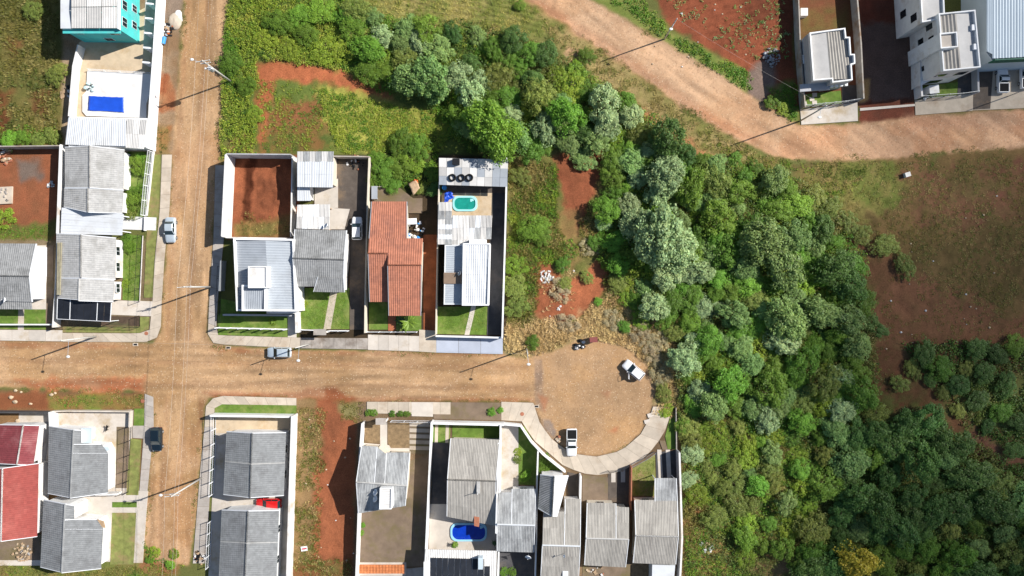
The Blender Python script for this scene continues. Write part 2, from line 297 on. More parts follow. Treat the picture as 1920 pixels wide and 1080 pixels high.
lay([(1230, 735), (1265, 735), (1268, 765), (1235, 762)], (132, 138, 62), .5, .8)
# lots of the middle row
lay([(425, 290), (560, 290), (560, 450), (425, 450)], (166, 94, 56), .3, .2, (126, 72, 44)); lay([(462, 300), (478, 300), (472, 440), (458, 440)], (96, 50, 28), .4, .7); lay([(440, 420), (500, 415), (556, 400), (556, 445), (440, 446)], (150, 110, 62), .7, 1, (104, 104, 48))
lay([(625, 290), (950, 290), (950, 640), (560, 640), (560, 440)], (90, 72, 54), .3, .2, (70, 60, 42))
lay([(695, 290), (822, 250), (822, 350), (760, 372), (696, 345)], (84, 96, 40), .6, .8, (62, 70, 32))
lay([(-60, 275), (125, 275), (122, 450), (-60, 450)], (170, 100, 62), .3, .2, (138, 88, 56)); lay([(30, 300), (75, 300), (75, 335), (40, 340)], (130, 112, 100), .8, 1); lay([(-60, 425), (105, 418), (100, 452), (-60, 455)], (118, 116, 52), .5, 1)
lay([(-60, 450), (300, 450), (300, 640), (-60, 640)], (150, 132, 100), .3, .2, (128, 108, 78))
# blocks below the street
lay([(-60, 728), (272, 735), (262, 1130), (-60, 1130)], (150, 116, 76), .3, .3, (128, 96, 60)); lay([(-60, 732), (110, 735), (100, 768), (-60, 768)], (146, 88, 52), .5, .7); lay([(88, 738), (272, 738), (270, 768), (95, 768)], (126, 136, 52), .5, 1, (158, 112, 62))
lay([(-60, 1050), (330, 1045), (330, 1130), (-60, 1130)], (112, 122, 50), .5, 1.5, (140, 112, 66)); lay([(265, 1015), (345, 1000), (352, 1060), (300, 1090), (265, 1060)], (150, 104, 62), .8, 2, (92, 118, 40))
lay([(545, 744), (690, 750), (680, 1130), (535, 1130)], (164, 132, 88), .4, .8, (140, 112, 66)); lay([(590, 745), (650, 750), (668, 800), (668, 1090), (585, 1090), (590, 900), (600, 830)], (180, 104, 62), .7, 1.3, (150, 88, 54)); lay([(540, 1050), (660, 1050), (660, 1130), (540, 1130)], (146, 84, 50), .6, 1.5, (120, 108, 54)); lay([(632, 755), (668, 752), (672, 780), (640, 790)], (150, 140, 84), .5, .8)
lay([(672, 750), (1275, 760), (1275, 1130), (660, 1130)], (142, 118, 88), .3, .2, (116, 94, 68))
for pg in ROAD: lay(pg, (206, 163, 121), .35, .5, (195, 150, 108), rd=1.)
lay([(985, 0), (1010, 0), (1140, 78), (1260, 165), (1420, 262), (1400, 270), (1290, 205), (1130, 92)], (196, 132, 88), .8, .5, amt=.7); lay([(1700, 215), (1990, 203), (1990, 240), (1700, 250)], (186, 140, 108), 1, 1, amt=.6)
for pg in STREET: lay(pg, TAN, .35, .45, (184, 142, 94), rd=1.)
lay([(282, 745), (385, 748), (362, 1020), (275, 1020)], (190, 150, 98), 1, 1, (166, 128, 80), amt=.8, rd=1.)
lay([(30, 712), (270, 705), (268, 736), (60, 730)], (204, 112, 58), .7, .9, (188, 104, 58), amt=.9); lay([(0, 640), (120, 642), (250, 650), (120, 655), (0, 652)], (178, 112, 68), .5, .6, amt=.6)
lay([(380, 735), (560, 737), (575, 728), (625, 726), (650, 740), (680, 748), (650, 756), (560, 745), (400, 745)], (164, 86, 46), .5, .5, amt=.85); lay([(680, 744), (1000, 748), (1000, 753), (680, 752)], (170, 100, 58), .5, .4, amt=.7)
lay([(1003, 675), (1016, 675), (1018, 735), (1028, 750), (1018, 770), (1004, 755)], (140, 116, 98), .3, .4, amt=.85); lay([(1015, 785), (1032, 785), (1046, 808), (1038, 820), (1020, 805)], (148, 130, 116), .3, .4); lay([(1010, 740), (1028, 745), (1022, 772)], (176, 96, 52), .4, .5)
lay([(1128, 735), (1143, 733), (1140, 750)], (178, 100, 60), .5, .4, amt=.7); lay([(1140, 808), (1160, 800), (1155, 812)], (190, 112, 66), .5, .4, amt=.7); lay([(395, 648), (470, 655), (470, 662), (395, 658)], (168, 108, 64), .4, .4, amt=.7); lay([(440, 656), (945, 664), (945, 668), (440, 661)], (164, 108, 68), .4, .4, amt=.7)
lay([(372, 745), (384, 748), (380, 790), (372, 800)], (150, 104, 66), .4, .5, amt=.8)
for k, (xa, ya, xb, yb) in enumerate([(352, 0, 312, 640), (388, 0, 352, 640), (312, 745, 298, 1010), (346, 745, 330, 1010)]):
    lay([(xa-3, ya), (xa+5, ya), (xb+5, yb), (xb-3, yb)], (168, 122, 82), .5, .35, amt=.6)
for ya in (672, 712): lay([(-60, ya), (990, ya+12), (990, ya+20), (-60, ya+8)], (172, 126, 86), .6, .4, amt=.55)
for pg in STREET: lay(pg, (170, 122, 80), .5, .6, amt=.5, patch=.60, nz=n3); lay(pg, (204, 164, 122), .5, .6, amt=.4, patch=.50, nz=1-n1)
for pg in ROAD: lay(pg, (190, 132, 92), .5, .6, amt=.5, patch=.58, nz=n3); lay(pg, (214, 174, 136), .5, .6, amt=.4, patch=.50, nz=1-n1)
def dist_in(polys):
    d = np.full(len(X), 1e9)
    for pg in polys: d = np.minimum(d, sdf(X, Y, g2(pg)))
    return d
dS = dist_in(STREET); dR = dist_in(ROAD)
WILD = [[(-200, -100), (120, -100), (112, 262), (-200, 262)], [(432, -100), (980, -100), (1230, 160), (1480, 318), (2050, 290), (2050, 1200), (1285, 1200), (1285, 860), (1240, 750), (1230, 690), (1110, 625), (1000, 640), (955, 620), (955, 285), (820, 280), (432, 275)], [(1115, -100), (1470, -100), (1480, 200), (1400, 160)], [(565, 775), (664, 775), (664, 1200), (565, 1200)], [(445, 305), (548, 305), (545, 438), (443, 438)]]
dW = dist_in(WILD); hz = np.clip(-dW/2.5, 0, 1)
edge = np.clip(np.minimum(np.minimum(X-GX0, GX1-X), np.minimum(Y-GY0, GY1-Y))/4, 0, 1)
Z = hz*edge*((n1-.45)*.55+(n2-.5)*.22+(n4-.5)*.1)
Z -= .012*np.clip(-np.minimum(dS, dR), 0, 1)*(n2-.4)
_r = sdf(X, Y, g2([(470, 300), (476, 302), (471, 380), (466, 442), (461, 440), (464, 380)])); Z += .55*np.exp(-(np.maximum(_r, 0)/.45)**2)*np.clip((n2-.25)*2, 0, 1)
Z += np.clip(-sdf(X, Y, g2([(443, 302), (552, 302), (548, 440), (440, 440)]))/1.5, 0, 1)*((n2-.5)*.35+(n4-.5)*.25)
FURROW = sdf(X, Y, g2([(1225, -60), (1480, -60), (1480, 130), (1400, 120), (1290, 60)]))
Z += np.clip(-FURROW/1., 0, 1)*.10*np.sin((Y*math.cos(.25)-X*math.sin(.25))*2*math.pi/1.25)*edge
STR = sdf(X, Y, g2([(640, -60), (960, -60), (1030, 55), (1000, 72), (880, 45), (690, 28)]))
Z += np.clip(-STR/1., 0, 1)*.10*np.sin((Y*math.cos(.22)+X*math.sin(.22)+n1*1.5)*2*math.pi/.95)*edge
def groundmat():
    m, n, b, N, L = nodes('soil_and_grass_ground')
    a = N('ShaderNodeAttribute'); a.attribute_name = 'Col'; g = N('ShaderNodeNewGeometry').outputs['Position']
    c = a.outputs['Color']
    f = ramp(N, L, noise(N, L, g, 3.2, 5, .75), .25, .75); c = mix(N, L, 1., c, mix(N, L, f, (.8, .8, .78), (1.18, 1.17, 1.17)), 'MULTIPLY')
    f = ramp(N, L, noise(N, L, g, 11., 3, .7), .3, .7); c = mix(N, L, 1., c, mix(N, L, f, (.86, .85, .84), (1.14, 1.14, 1.14)), 'MULTIPLY')
    f = ramp(N, L, noise(N, L, g, 6., 4, .8), .32, .68); iv = N('ShaderNodeMath'); iv.operation = 'SUBTRACT'; iv.inputs[0].default_value = 1.; L(a.outputs['Alpha'], iv.inputs[1])
    c = mix(N, L, iv.outputs[0], c, mix(N, L, 1., c, mix(N, L, f, (.68, .66, .64), (1.3, 1.28, 1.26)), 'MULTIPLY'))
    v = N('ShaderNodeTexVoronoi'); v.inputs['Scale'].default_value = 4.6; L(g, v.inputs['Vector'])        # irregular cobbles and loose gravel in the dirt of the carriageway
    cv = N('ShaderNodeSeparateColor'); L(v.outputs['Color'], cv.inputs[0])
    st = N('ShaderNodeMath'); st.operation = 'GREATER_THAN'; st.inputs[1].default_value = .86; L(cv.outputs[0], st.inputs[0])
    ne = N('ShaderNodeMath'); ne.operation = 'LESS_THAN'; ne.inputs[1].default_value = .36; L(v.outputs['Distance'], ne.inputs[0])
    s2 = N('ShaderNodeMath'); s2.operation = 'MULTIPLY'; L(st.outputs[0], s2.inputs[0]); L(ne.outputs[0], s2.inputs[1])
    s3 = N('ShaderNodeMath'); s3.operation = 'MULTIPLY'; L(s2.outputs[0], s3.inputs[0]); L(a.outputs['Alpha'], s3.inputs[1])
    s4 = N('ShaderNodeMath'); s4.operation = 'MULTIPLY'; s4.inputs[1].default_value = .55; L(s3.outputs[0], s4.inputs[0])
    c = mix(N, L, s4.outputs[0], c, (.62, .48, .33))
    dk = N('ShaderNodeMath'); dk.operation = 'LESS_THAN'; dk.inputs[1].default_value = .1; L(cv.outputs[1], dk.inputs[0])
    d2 = N('ShaderNodeMath'); d2.operation = 'MULTIPLY'; L(dk.outputs[0], d2.inputs[0]); L(a.outputs['Alpha'], d2.inputs[1])
    d3 = N('ShaderNodeMath'); d3.operation = 'MULTIPLY'; d3.inputs[1].default_value = .3; L(d2.outputs[0], d3.inputs[0])
    c = mix(N, L, d3.outputs[0], c, (.2, .11, .06))
    L(c, b.inputs['Base Color']); b.inputs['Roughness'].default_value = .95; b.inputs['Specular IOR Level'].default_value = .1
    bp = N('ShaderNodeBump'); bp.inputs['Strength'].default_value = .55; bp.inputs['Distance'].default_value = .06
    L(noise(N, L, g, 5., 6, .75), bp.inputs['Height']); L(bp.outputs[0], b.inputs['Normal']); return m
_v = (X > P(265, 0).x) & (X < P(430, 0).x) & ((Y > P(0, 640).y) | (Y < P(0, 740).y)); _h = (Y < P(0, 640).y) & (Y > P(0, 752).y) & (X < P(1010, 0).x)
_sv = fbm(X*9, Y, 8, 61, 4); _sh = fbm(X, Y*9, 8, 71, 4); _sr = fbm((X*.83-Y*.56)*1., (X*.56+Y*.83)*7, 7, 81, 4)   # worn wheel lines run along each carriageway
_st = np.where(_v, _sv, np.where(_h, _sh, np.where(dR < 0, _sr, n1)))
BASE = BASE*(1+ROADNESS*((_st-.5)*.85+(n3-.5)*.4))[:, None]; BASE = BASE*(1+(1-ROADNESS)*(n3-.5)*.5)[:, None]
_l = BASE @ np.array([.3, .55, .15]); BASE = _l[:, None]+(BASE-_l[:, None])*.88
GMAT = groundmat()
ii = (np.arange(ny-1)[:, None]*nx+np.arange(nx-1)[None]).ravel(); F = np.stack([ii, ii+1, ii+nx+1, ii+nx], 1)
fc = F[:, 0]; isS = dS[fc] < 0; isR = (dR[fc] < 0) & ~isS
def part_grid(name, sel, extra=False):
    f = F[sel]; u, inv = np.unique(f, return_inverse=True); f = inv.reshape(f.shape)
    V = np.stack([X[u], Y[u], Z[u]], 1); K = np.concatenate([np.clip(BASE[u], 0, 1), ROADNESS[u][:, None]], 1)
    if extra:                                          # coarse skirt out to the horizon
        o = len(V); B = 900.; q = [(GX0, GY0), (xs[-1], GY0), (xs[-1], ys[-1]), (GX0, ys[-1]), (-B, -B), (B, -B), (B, B), (-B, B)]
        V = np.concatenate([V, [(x, y, 0) for x, y in q]]); K = np.concatenate([K, np.repeat([[*C(112, 104, 58), 0]], 8, 0)])
        f = np.concatenate([f, [(o+4, o+5, o+1, o), (o+5, o+6, o+2, o+1), (o+6, o+7, o+3, o+2), (o+7, o+4, o, o+3)]])
    return prop(np_mesh(name, V, f, K, GMAT, smooth=True), kind='structure')
part_grid('ground', ~isS & ~isR, True); part_grid('street', isS); part_grid('dirt_road', isR)
def gz(x, y):
    i = min(max(int((y-GY0)/GS), 0), ny-1); j = min(max(int((x-GX0)/GS), 0), nx-1); return float(Z[i*nx+j])
# ------------------------------------------------------------------ pavements, yards, lawns
def yard(name, pts, mat, z=.03):
    b = MB(); b.prism([tuple(p.to_2d()) for p in PP(pts)], -.05, z); return b.build(name, mat, kind='structure')
def resample(pts, n):
    pts = [p.to_2d() for p in PP(pts)]; L_ = [0]
    for a, b in zip(pts, pts[1:]): L_.append(L_[-1]+(b-a).length)
    out = []
    for k in range(n+1):
        t = L_[-1]*k/n; i = 0
        while i < len(pts)-2 and L_[i+1] < t: i += 1
        out.append(pts[i].lerp(pts[i+1], (t-L_[i])/max(1e-6, L_[i+1]-L_[i])))
    return out
BED = M('mortar_joint', (.26, .2, .15), .95, .2, 2)
def strip(name, A, B, n, mat=None, z=.12, jit=.006):
    mat = mat or MT['conc']; a = resample(A, n); b = resample(B, n); bed = MB()
    bed.prism([tuple(p) for p in a]+[tuple(p) for p in b[::-1]], -.05, z-.03)
    bo = bed.build(name, BED, kind='structure')
    for i in range(n):
        q = [a[i], a[i+1], b[i+1], b[i]]; c = sum(q, Vector((0, 0)))/4
        q = [p+(c-p).normalized()*.03 for p in q]; MB().prism(q, 0, z+random.uniform(-jit, jit)).build('slab', mat, bo)
    return bo
KERB = M('worn_kerb', (.50, .42, .33), .9, .15, 2, .1, objvar=.1, dirt=(.36, .24, .15), dirt_amt=.5)
# left block
strip('pavement', [(304, 290), (300, 400), (291, 480), (287, 560), (281, 618)], [(323, 290), (318, 400), (309, 480), (304, 560), (302, 612)], 13)
strip('pavement', [(281, 618), (262, 625), (118, 624)], [(302, 612), (296, 632), (282, 641), (118, 641)], 9)
strip('pavement', [(118, 619), (-40, 618)], [(118, 640), (-40, 638)], 5, MT['concp'])
yard('grass_verge', [(288, 290), (303, 290), (299, 400), (290, 480), (286, 558), (270, 558), (276, 430)], MT['lawn2'], .1)
yard('grass_verge', [(263, 594), (280, 594), (279, 617), (262, 624), (118, 623), (118, 611), (263, 612)], MT['lawn2'], .1)
yard('driveway', [(208, 563), (290, 565), (288, 593), (208, 590)], MT['concp'], .104)
yard('driveway', [(228, 405), (294, 408), (293, 432), (226, 430)], MT['concw'], .104)
yard('lawn', [(240, 284), (284, 284), (272, 410), (232, 405)], MT['lawn'], .06)
yard('lawn', [(232, 440), (268, 442), (262, 566), (230, 562)], MT['lawn'], .06)
yard('lawn', [(-40, 575), (86, 578), (86, 618), (-40, 617)], MT['lawn'], .06)
yard('garden_path', [(35, 578), (46, 578), (45, 619), (34, 619)], MT['concp'], .08)
yard('side_path', [(86, 460), (101, 460), (98, 612), (86, 612)], MT['brownyard'], .05)
yard('patio', [(84, 460), (87, 460), (87, 580), (60, 580), (60, 460)], MT['concp'], .065)
yard('patio', [(190, 592), (263, 594), (262, 611), (190, 610)], MT['darkyard'], .05)
yard('courtyard', [(148, 80), (300, 0), (300, 130), (292, 285), (140, 285)], MT['tile_tan'], .05)
yard('courtyard', [(275, -40), (310, -40), (303, 90), (268, 90)], MT['concg'], .06)
# middle row
strip('pavement', [(404, 310), (401, 440), (393, 560), (391, 606)], [(425, 310), (421, 440), (409, 560), (406, 612)], 13, MT['concg'])
strip('pavement', [(391, 606), (390, 630), (402, 645), (563, 653)], [(406, 612), (409, 628), (425, 629), (563, 633)], 10)
yard('grass_verge', [(409, 588), (540, 592), (540, 632), (409, 628)], MT['lawn'], .1)
yard('driveway', [(540, 590), (556, 590), (556, 633), (540, 632)], MT['concp'], .105)
yard('lawn', [(414, 560), (556, 590), (556, 612), (414, 612)], MT['lawn'], .07)
yard('lawn', [(563, 540), (655, 540), (655, 617), (563, 617)], MT['lawn'], .07)
yard('garden_path', [(620, 545), (633, 545), (620, 617), (607, 617)], MT['conc'], .09)
yard('driveway', [(656, 440), (692, 440), (690, 618), (656, 618)], MT['asph'], .05)
yard('driveway', [(627, 300), (694, 300), (692, 440), (630, 440)], MT['asph'], .046)
yard('paved_patio', [(590, 348), (634, 335), (634, 390), (590, 392)], MT['concp'], .07)
yard('paved_patio', [(616, 390), (656, 392), (646, 430), (612, 430)], MT['concp'], .09)
strip('pavement', [(563, 633), (690, 634)], [(563, 653), (690, 655)], 6, M('broken_pavement', (.35, .31, .27), .9, .25, 1., .3, objvar=.3, dirt=(.18, .14, .11), dirt_amt=.7))
strip('pavement', [(690, 627), (786, 630)], [(690, 656), (786, 659)], 5, MT['concp'])
yard('driveway', [(786, 618), (818, 620), (818, 661), (786, 659)], MT['conc'], .11)
strip('pavement', [(818, 631), (943, 633)], [(818, 661), (943, 664)], 3, MT['concblue'])
yard('lawn', [(692, 560), (727, 560), (727, 618), (692, 618)], MT['lawn'], .06)
yard('garden_path', [(728, 585), (742, 585), (742, 620), (728, 620)], M('red_tile_path', (.38, .13, .06), .8, .12, 2), .07)
yard('garden_bed', [(743, 590), (790, 590), (790, 620), (743, 620)], MT['lawn'], .065)
yard('side_yard', [(794, 440), (820, 440), (818, 620), (794, 620)], MT['soil'], .04)
yard('terrace', [(698, 350), (725, 348), (752, 354), (775, 372), (792, 372), (792, 400), (698, 400)], MT['brownyard'], .3)
yard('lawn', [(820, 575), (914, 575), (912, 628), (818, 626)], MT['lawn'], .07)
yard('garden_path', [(884, 572), (893, 572), (880, 628), (871, 628)], MT['concp'], .09)
yard('driveway', [(922, 348), (948, 348), (942, 628), (913, 628)], MT['asphg'], .05)
yard('pool_terrace', [(828, 340), (924, 340), (924, 408), (828, 408)], MT['tile_tan'], .12)
yard('dark_paving', [(828, 338), (950, 338), (950, 362), (828, 362)], MT['asph'], .125)  # darker strip of paving along the foot of the rear roof
# lower left
strip('pavement', [(272, 738), (271, 800), (262, 920)], [(288, 744), (289, 800), (277, 920)], 9, MT['concg'])
yard('pavement', [(262, 920), (278, 920), (268, 1055), (251, 1055)], MT['concp'], .12)
yard('grass_verge', [(252, 766), (271, 766), (270, 798), (251, 798)], MT['lawn'], .1)
yard('grass_verge', [(245, 822), (265, 824), (260, 928), (237, 928)], MT['lawn2'], .1)
yard('driveway', [(249, 798), (271, 798), (270, 822), (249, 821)], MT['concg'], .11)
yard('driveway', [(140, 918), (262, 920), (262, 1053), (120, 1053), (140, 1000)], MT['concp'], .085)
yard('lawn', [(211, 941), (257, 941), (257, 951), (211, 951)], MT['lawn'], .11)
yard('lawn', [(211, 961), (256, 961), (251, 1058), (207, 1058)], MT['lawn2'], .11)
yard('courtyard', [(108, 774), (248, 768), (247, 823), (242, 920), (140, 920), (108, 830)], MT['concp'], .07)
yard('yard_strip', [(219, 800), (243, 800), (242, 915), (217, 915)], MT['brownyard'], .078)
yard('patio', [(36, 772), (92, 775), (92, 930), (30, 930)], MT['concp'], .06)
yard('courtyard', [(0, 1010), (95, 1000), (80, 1052), (0, 1052)], MT['brownyard'], .06)
yard('pavement', [(-30, 1050), (80, 1050), (80, 1060), (-30, 1060)], MT['concp'], .1)
# lower middle
strip('pavement', [(384, 800), (386, 762), (396, 748), (412, 742), (556, 746)], [(402, 800), (402, 768), (404, 762), (412, 758), (556, 760)], 11)
strip('pavement', [(384, 800), (376, 880), (368, 980), (362, 1056)], [(402, 800), (396, 880), (391, 980), (385, 1056)], 12, MT['concg'])
yard('grass_verge', [(403, 757), (556, 760), (556, 776), (403, 775)], MT['lawn'], .1)
yard('courtyard', [(404, 778), (553, 780), (548, 812), (404, 812)], MT['tile_tan'], .06)
yard('courtyard', [(404, 812), (553, 812), (545, 1100), (390, 1100)], MT['concp'], .055)
yard('hedge_bed', [(396, 815), (402, 815), (397, 920), (391, 920)], MT['lawn'], .1)
strip('pavement', [(688, 753), (845, 754)], [(688, 775), (845, 777)], 8)
yard('driveway', [(772, 754), (812, 754), (812, 781), (772, 780)], MT['concp'], .128)
yard('pavement', [(813, 754), (940, 755), (940, 788), (813, 785)], MT['brownyard'], .1)
strip('pavement', [(940, 753), (1000, 755)], [(940, 788), (978, 790)], 3)
strip('pavement', [(1000, 755), (1013, 795), (1038, 827), (1072, 850), (1118, 856), (1164, 845), (1200, 815), (1217, 785), (1224, 762)], [(978, 790), (1000, 825), (1030, 850), (1060, 876), (1110, 892), (1165, 884), (1212, 856), (1244, 815), (1262, 764)], 17)
for k, (x, y) in enumerate([(1219, 778), (1213, 790)]): yard('kerb_stone', [(x-6, y-2), (x+5, y-5), (x+6, y+2), (x-4, y+5)], MT['concp'], .16)
yard('garden_path', [(713, 790), (726, 790), (726, 838), (713, 838)], MT['concp'], .07)
yard('withered_lawn', [(684, 790), (713, 790), (713, 830), (684, 830)], MT['drygrass'], .06)
yard('withered_lawn', [(727, 792), (768, 792), (768, 840), (733, 840), (727, 830)], MT['drygrass'], .06)
yard('courtyard', [(676, 830), (772, 838), (772, 850), (676, 850)], MT['concp'], .05)
yard('paved_drive', [(768, 788), (808, 788), (805, 852), (768, 850)], MT['brownyard'], .06)
for k in range(5): yard('paving_strip', [(768, 792+k*11), (806, 793+k*11), (806, 800+k*11), (768, 799+k*11)], MT['conc'], .075)
yard('packed_yard', [(676, 900), (806, 850), (802, 1062), (674, 1062)], MT['brownyard'], .045)
yard('driveway', [(812, 830), (842, 830), (838, 945), (808, 945)], MT['asphg'], .06)
yard('courtyard', [(806, 945), (935, 945), (932, 1034), (804, 1034)], MT['concp'], .065)
yard('lawn', [(813, 792), (845, 792), (843, 832), (811, 832)], MT['lawn'], .055)
for xx in (816, 836): yard('wheel_strip', [(xx, 792), (xx+6, 792), (xx+5, 830), (xx-1, 830)], MT['conc'], .08)
yard('lawn', [(848, 792), (936, 794), (936, 828), (848, 826)], MT['lawn'], .062)
yard('driveway', [(938, 795), (972, 798), (972, 925), (936, 925)], MT['concp'], .06)
yard('lawn', [(972, 796), (984, 800), (1008, 842), (1004, 910), (972, 908)], MT['lawn'], .064)
yard('planted_bed', [(1008, 850), (1055, 880), (1050, 900), (1008, 900)], MT['lawn'], .06)
yard('driveway', [(1064, 885), (1090, 890), (1088, 935), (1064, 935)], MT['asph'], .06)
yard('driveway', [(1092, 890), (1140, 895), (1140, 940), (1092, 940)], MT['brownyard'], .055)
yard('driveway', [(1140, 878), (1180, 868), (1180, 955), (1140, 950)], MT['asph'], .065)
for xx in (1146, 1164): yard('wheel_strip', [(xx, 882), (xx+8, 880), (xx+8, 904), (xx, 904)], MT['concp'], .085)
yard('lawn', [(1183, 880), (1228, 852), (1230, 930), (1183, 930)], MT['lawn2'], .062)
yard('driveway', [(1229, 848), (1268, 844), (1270, 905), (1231, 905)], MT['asphg'], .055)
for xx in (1232, 1248): yard('wheel_strip', [(xx, 843), (xx+8, 843), (xx+11, 902), (xx+3, 902)], MT['concp'], .08)
yard('garden_path', [(1236, 826), (1247, 826), (1252, 843), (1242, 843)], MT['brownyard'], .1)
yard('grass_verge', [(1258, 776), (1266, 776), (1268, 842), (1252, 842), (1247, 818)], MT['lawn'], .08)
yard('rear_yard', [(935, 1030), (1004, 1030), (1004, 1100), (935, 1100)], MT['asphg'], .05)
yard('rear_yard', [(1092, 1055), (1182, 1055), (1182, 1100), (1092, 1100)], MT['brownyard'], .05)
yard('rear_yard', [(1184, 1055), (1226, 1055), (1226, 1100), (1184, 1100)], MT['drygrass'], .05)
# upper right
yard('pavement', [(1500, 206), (1607, 192), (1608, 227), (1502, 234)], MT['concp'], .12)
yard('driveway', [(1715, 188), (1824, 176), (1823, 208), (1716, 216)], MT['conc'], .1)
yard('forecourt', [(1824, 120), (1990, 112), (1990, 200), (1823, 207)], MT['conc'], .08)
yard('driveway', [(1822, 122), (1862, 122), (1856, 204), (1824, 206)], MT['asph'], .09)
yard('pavement_edging', [(1612, 203), (1716, 195), (1716, 199), (1612, 208)], MT['concp'], .1)
yard('lawn', [(1502, 178), (1576, 170), (1578, 194), (1503, 200)], MT['lawn'], .07)
yard('lawn', [(1722, 164), (1796, 154), (1794, 178), (1722, 184)], MT['lawn'], .07)
yard('driveway', [(1796, 135), (1822, 133), (1822, 176), (1795, 178)], MT['asphg'], .075)
yard('driveway', [(1578, 160), (1606, 160), (1606, 190), (1579, 193)], MT['asph'], .075)
# ------------------------------------------------------------------ walls and fences
def wall(label, pts, h, mat, t=.16, cop=None, cat='wall', name='boundary_wall', z0=-.05):
    q = PP(pts); o = thing(name, label, cat, q[0]); b = MB()
    for i, (a, c) in enumerate(zip(q, q[1:])):
        d = (c-a).normalized()*t/2
        b.seg(a-(d if i == 0 else d*.98), c+d*.97, t, z0, h-i*.002)
    b.build('wall_body', MT[mat], o)
    if cop:
        b = MB()
        for i, (a, c) in enumerate(zip(q, q[1:])): b.seg(a, c, t+.08, h+.002, h+.06-i*.002)
        b.build('coping', MT[cop], o)
    return o
def fence(label, pts, h, mat, step=2.4, rails=(.15, .95), bars=.14, pw=.07, base=0., bmat='white', cat='fence', name='metal_fence', sheet=None):
    q = PP(pts); o = thing(name, label, cat, q[0]); br = MB()
    if base:
        b = MB()
        for i, (a, c) in enumerate(zip(q, q[1:])): b.seg(a, c, .16, 0, base-i*.003)
        b.build('plinth', MT[bmat], o)
    for k, (a, c) in enumerate(zip(q, q[1:])):
        Ls = (c-a).length; n = max(1, round(Ls/step))
        for i in range(n+(1 if k == len(q)-2 else 0)):
            p = a.lerp(c, i/n); MB().obox(p, pw, pw, 0, h, math.atan2((c-a).y, (c-a).x)).build('post', MT[mat], o)
        for r in rails: MB().tube((a.x, a.y, base+(h-base)*r), (c.x, c.y, base+(h-base)*r), .03, n=4).build('rail', MT[mat], o)
        m = int(Ls/bars)
        for i in range(m):
            p = a.lerp(c, (i+.5)/m); br.tube((p.x, p.y, base+(h-base)*rails[0]), (p.x, p.y, base+(h-base)*rails[-1]), .01, n=3, caps=False)
    if br.v: br.build('bar_infill', MT[mat], o, kind='stuff')
    return o
def canopy(label, c, sx, sy, h=2.3):
    p = P(*c); o = thing('gate_canopy', label, 'gate', p)
    MB().obox(p, sx, sy, h, h+.14).build('roof_slab', MT['concg'], o)
    for s_ in (-1, 1): MB().obox(p+Vector((s_*(sx/2-.12), 0, 0)), .2, .3, 0, h-.002).build('pillar', MT['white'], o)
    MB().obox(p, sx-.5, .05, .1, 2.0).build('gate_leaf', MT['blackm'], o)
wall('long white street wall beside the turquoise house and blue-tarp pool', [(318, -40), (310, 0), (303, 110), (296, 205), (291, 283)], 2.6, 'white2', .2, 'white2')
for k in range(5):
    y = 18+k*27; a = P(301-k*1.6, y); o = thing('wall_buttress', ['topmost', 'second', 'third', 'fourth', 'lowest'][k]+' white brace on the wall beside the turquoise house', 'brace', a, 'white braces along the wall by the turquoise house')
    MB().seg(a, a+Vector((-1.2, .1, 0)), .22, 0, 2.3).build('brace_body', MT['white2'], o); MB().seg(a+Vector((-.2, 0, 0)), a+Vector((-1.25, .1, 0)), .3, 2.302, 2.36).build('cap', MT['whitem'], o)
wall('white yard wall left of the blue-tarp pool', [(159, 92), (150, 130), (142, 222)], 1.9, 'white', .2)
wall('tall white wall between the red dirt yard and the pale tiled houses', [(133, 278), (127, 440)], 2.7, 'white', .2, 'white')
wall('thin white wall left of the dark-canopy house', [(122, 444), (118, 540), (113, 612)], 2.0, 'white', .16)
wall('black-stained back wall above the red dirt yard at left', [(-40, 280), (133, 278)], 2.2, 'block')
wall('low white garden wall under the leftmost grey roof', [(-30, 608), (113, 608)], 1.2, 'white2', .2)
fence('white slatted fence beside the bushy garden by the street', [(288, 286), (280, 350), (275, 405)], 1.9, 'whitem', 2.2, (.1, .5, .97), .12, .1, .35)
wall('white street wall above the silver saloon car, left of its verge', [(290, 284), (283, 350), (277, 404)], .5, 'white', .14, name='low_wall')
wall('short white gate wall near the silver saloon car', [(275, 408), (274, 432)], .6, 'white', .2, name='low_wall')
fence('black wire fence around the lawn of the dark-canopy house', [(268, 442), (262, 566)], 1.8, 'blackm', 2.2, (.05, .97), .2, .06, .12)
fence('black fence turning round the corner lawn by the crossroads', [(262, 592), (262, 613), (122, 611)], 1.6, 'blackm', 2.0, (.05, .97), .2, .06)
wall('white tall wall round the walled red dirt lot, street side', [(440, 298), (433, 446)], 3.6, 'white', .2, 'white')
wall('back wall of the walled red dirt lot, its shade put in as grey', [(441, 296), (556, 297)], 3.5, 'greywall', .18)  # white wall coloured grey to hold the shade of its south face
wall('pale wall between the red dirt lot and the white parapet house', [(434, 447), (552, 449)], 2.2, 'white', .2)
wall('white wall behind the pale sheet-roofed shed', [(556, 297), (553, 445)], 2.3, 'white', .16)
wall('brick-edged back wall above the dark yard with the white hatchback', [(630, 297), (696, 298)], 2.0, 'block', .2)
wall('tan wall between the dark drive and the red-roofed house', [(696, 298), (693, 380), (689, 540), (688, 622)], 1.8, 'cream', .18)
wall('pale wall left of the house with tyres on its roof', [(825, 345), (822, 460), (819, 625)], 1.7, 'cream', .16)
wall('tall white wall along the overgrown plot', [(951, 300), (947, 460), (942, 632)], 2.0, 'white', .2, 'white2')
wall('grey front wall of the house with tyres on its roof', [(819, 629), (942, 632)], 1.6, 'white2', .18, 'white2')
fence('white front fence of the red-roofed house', [(690, 622), (757, 622), (782, 622)], 1.2, 'whitem', 2., (.1, .95), .16, .14)
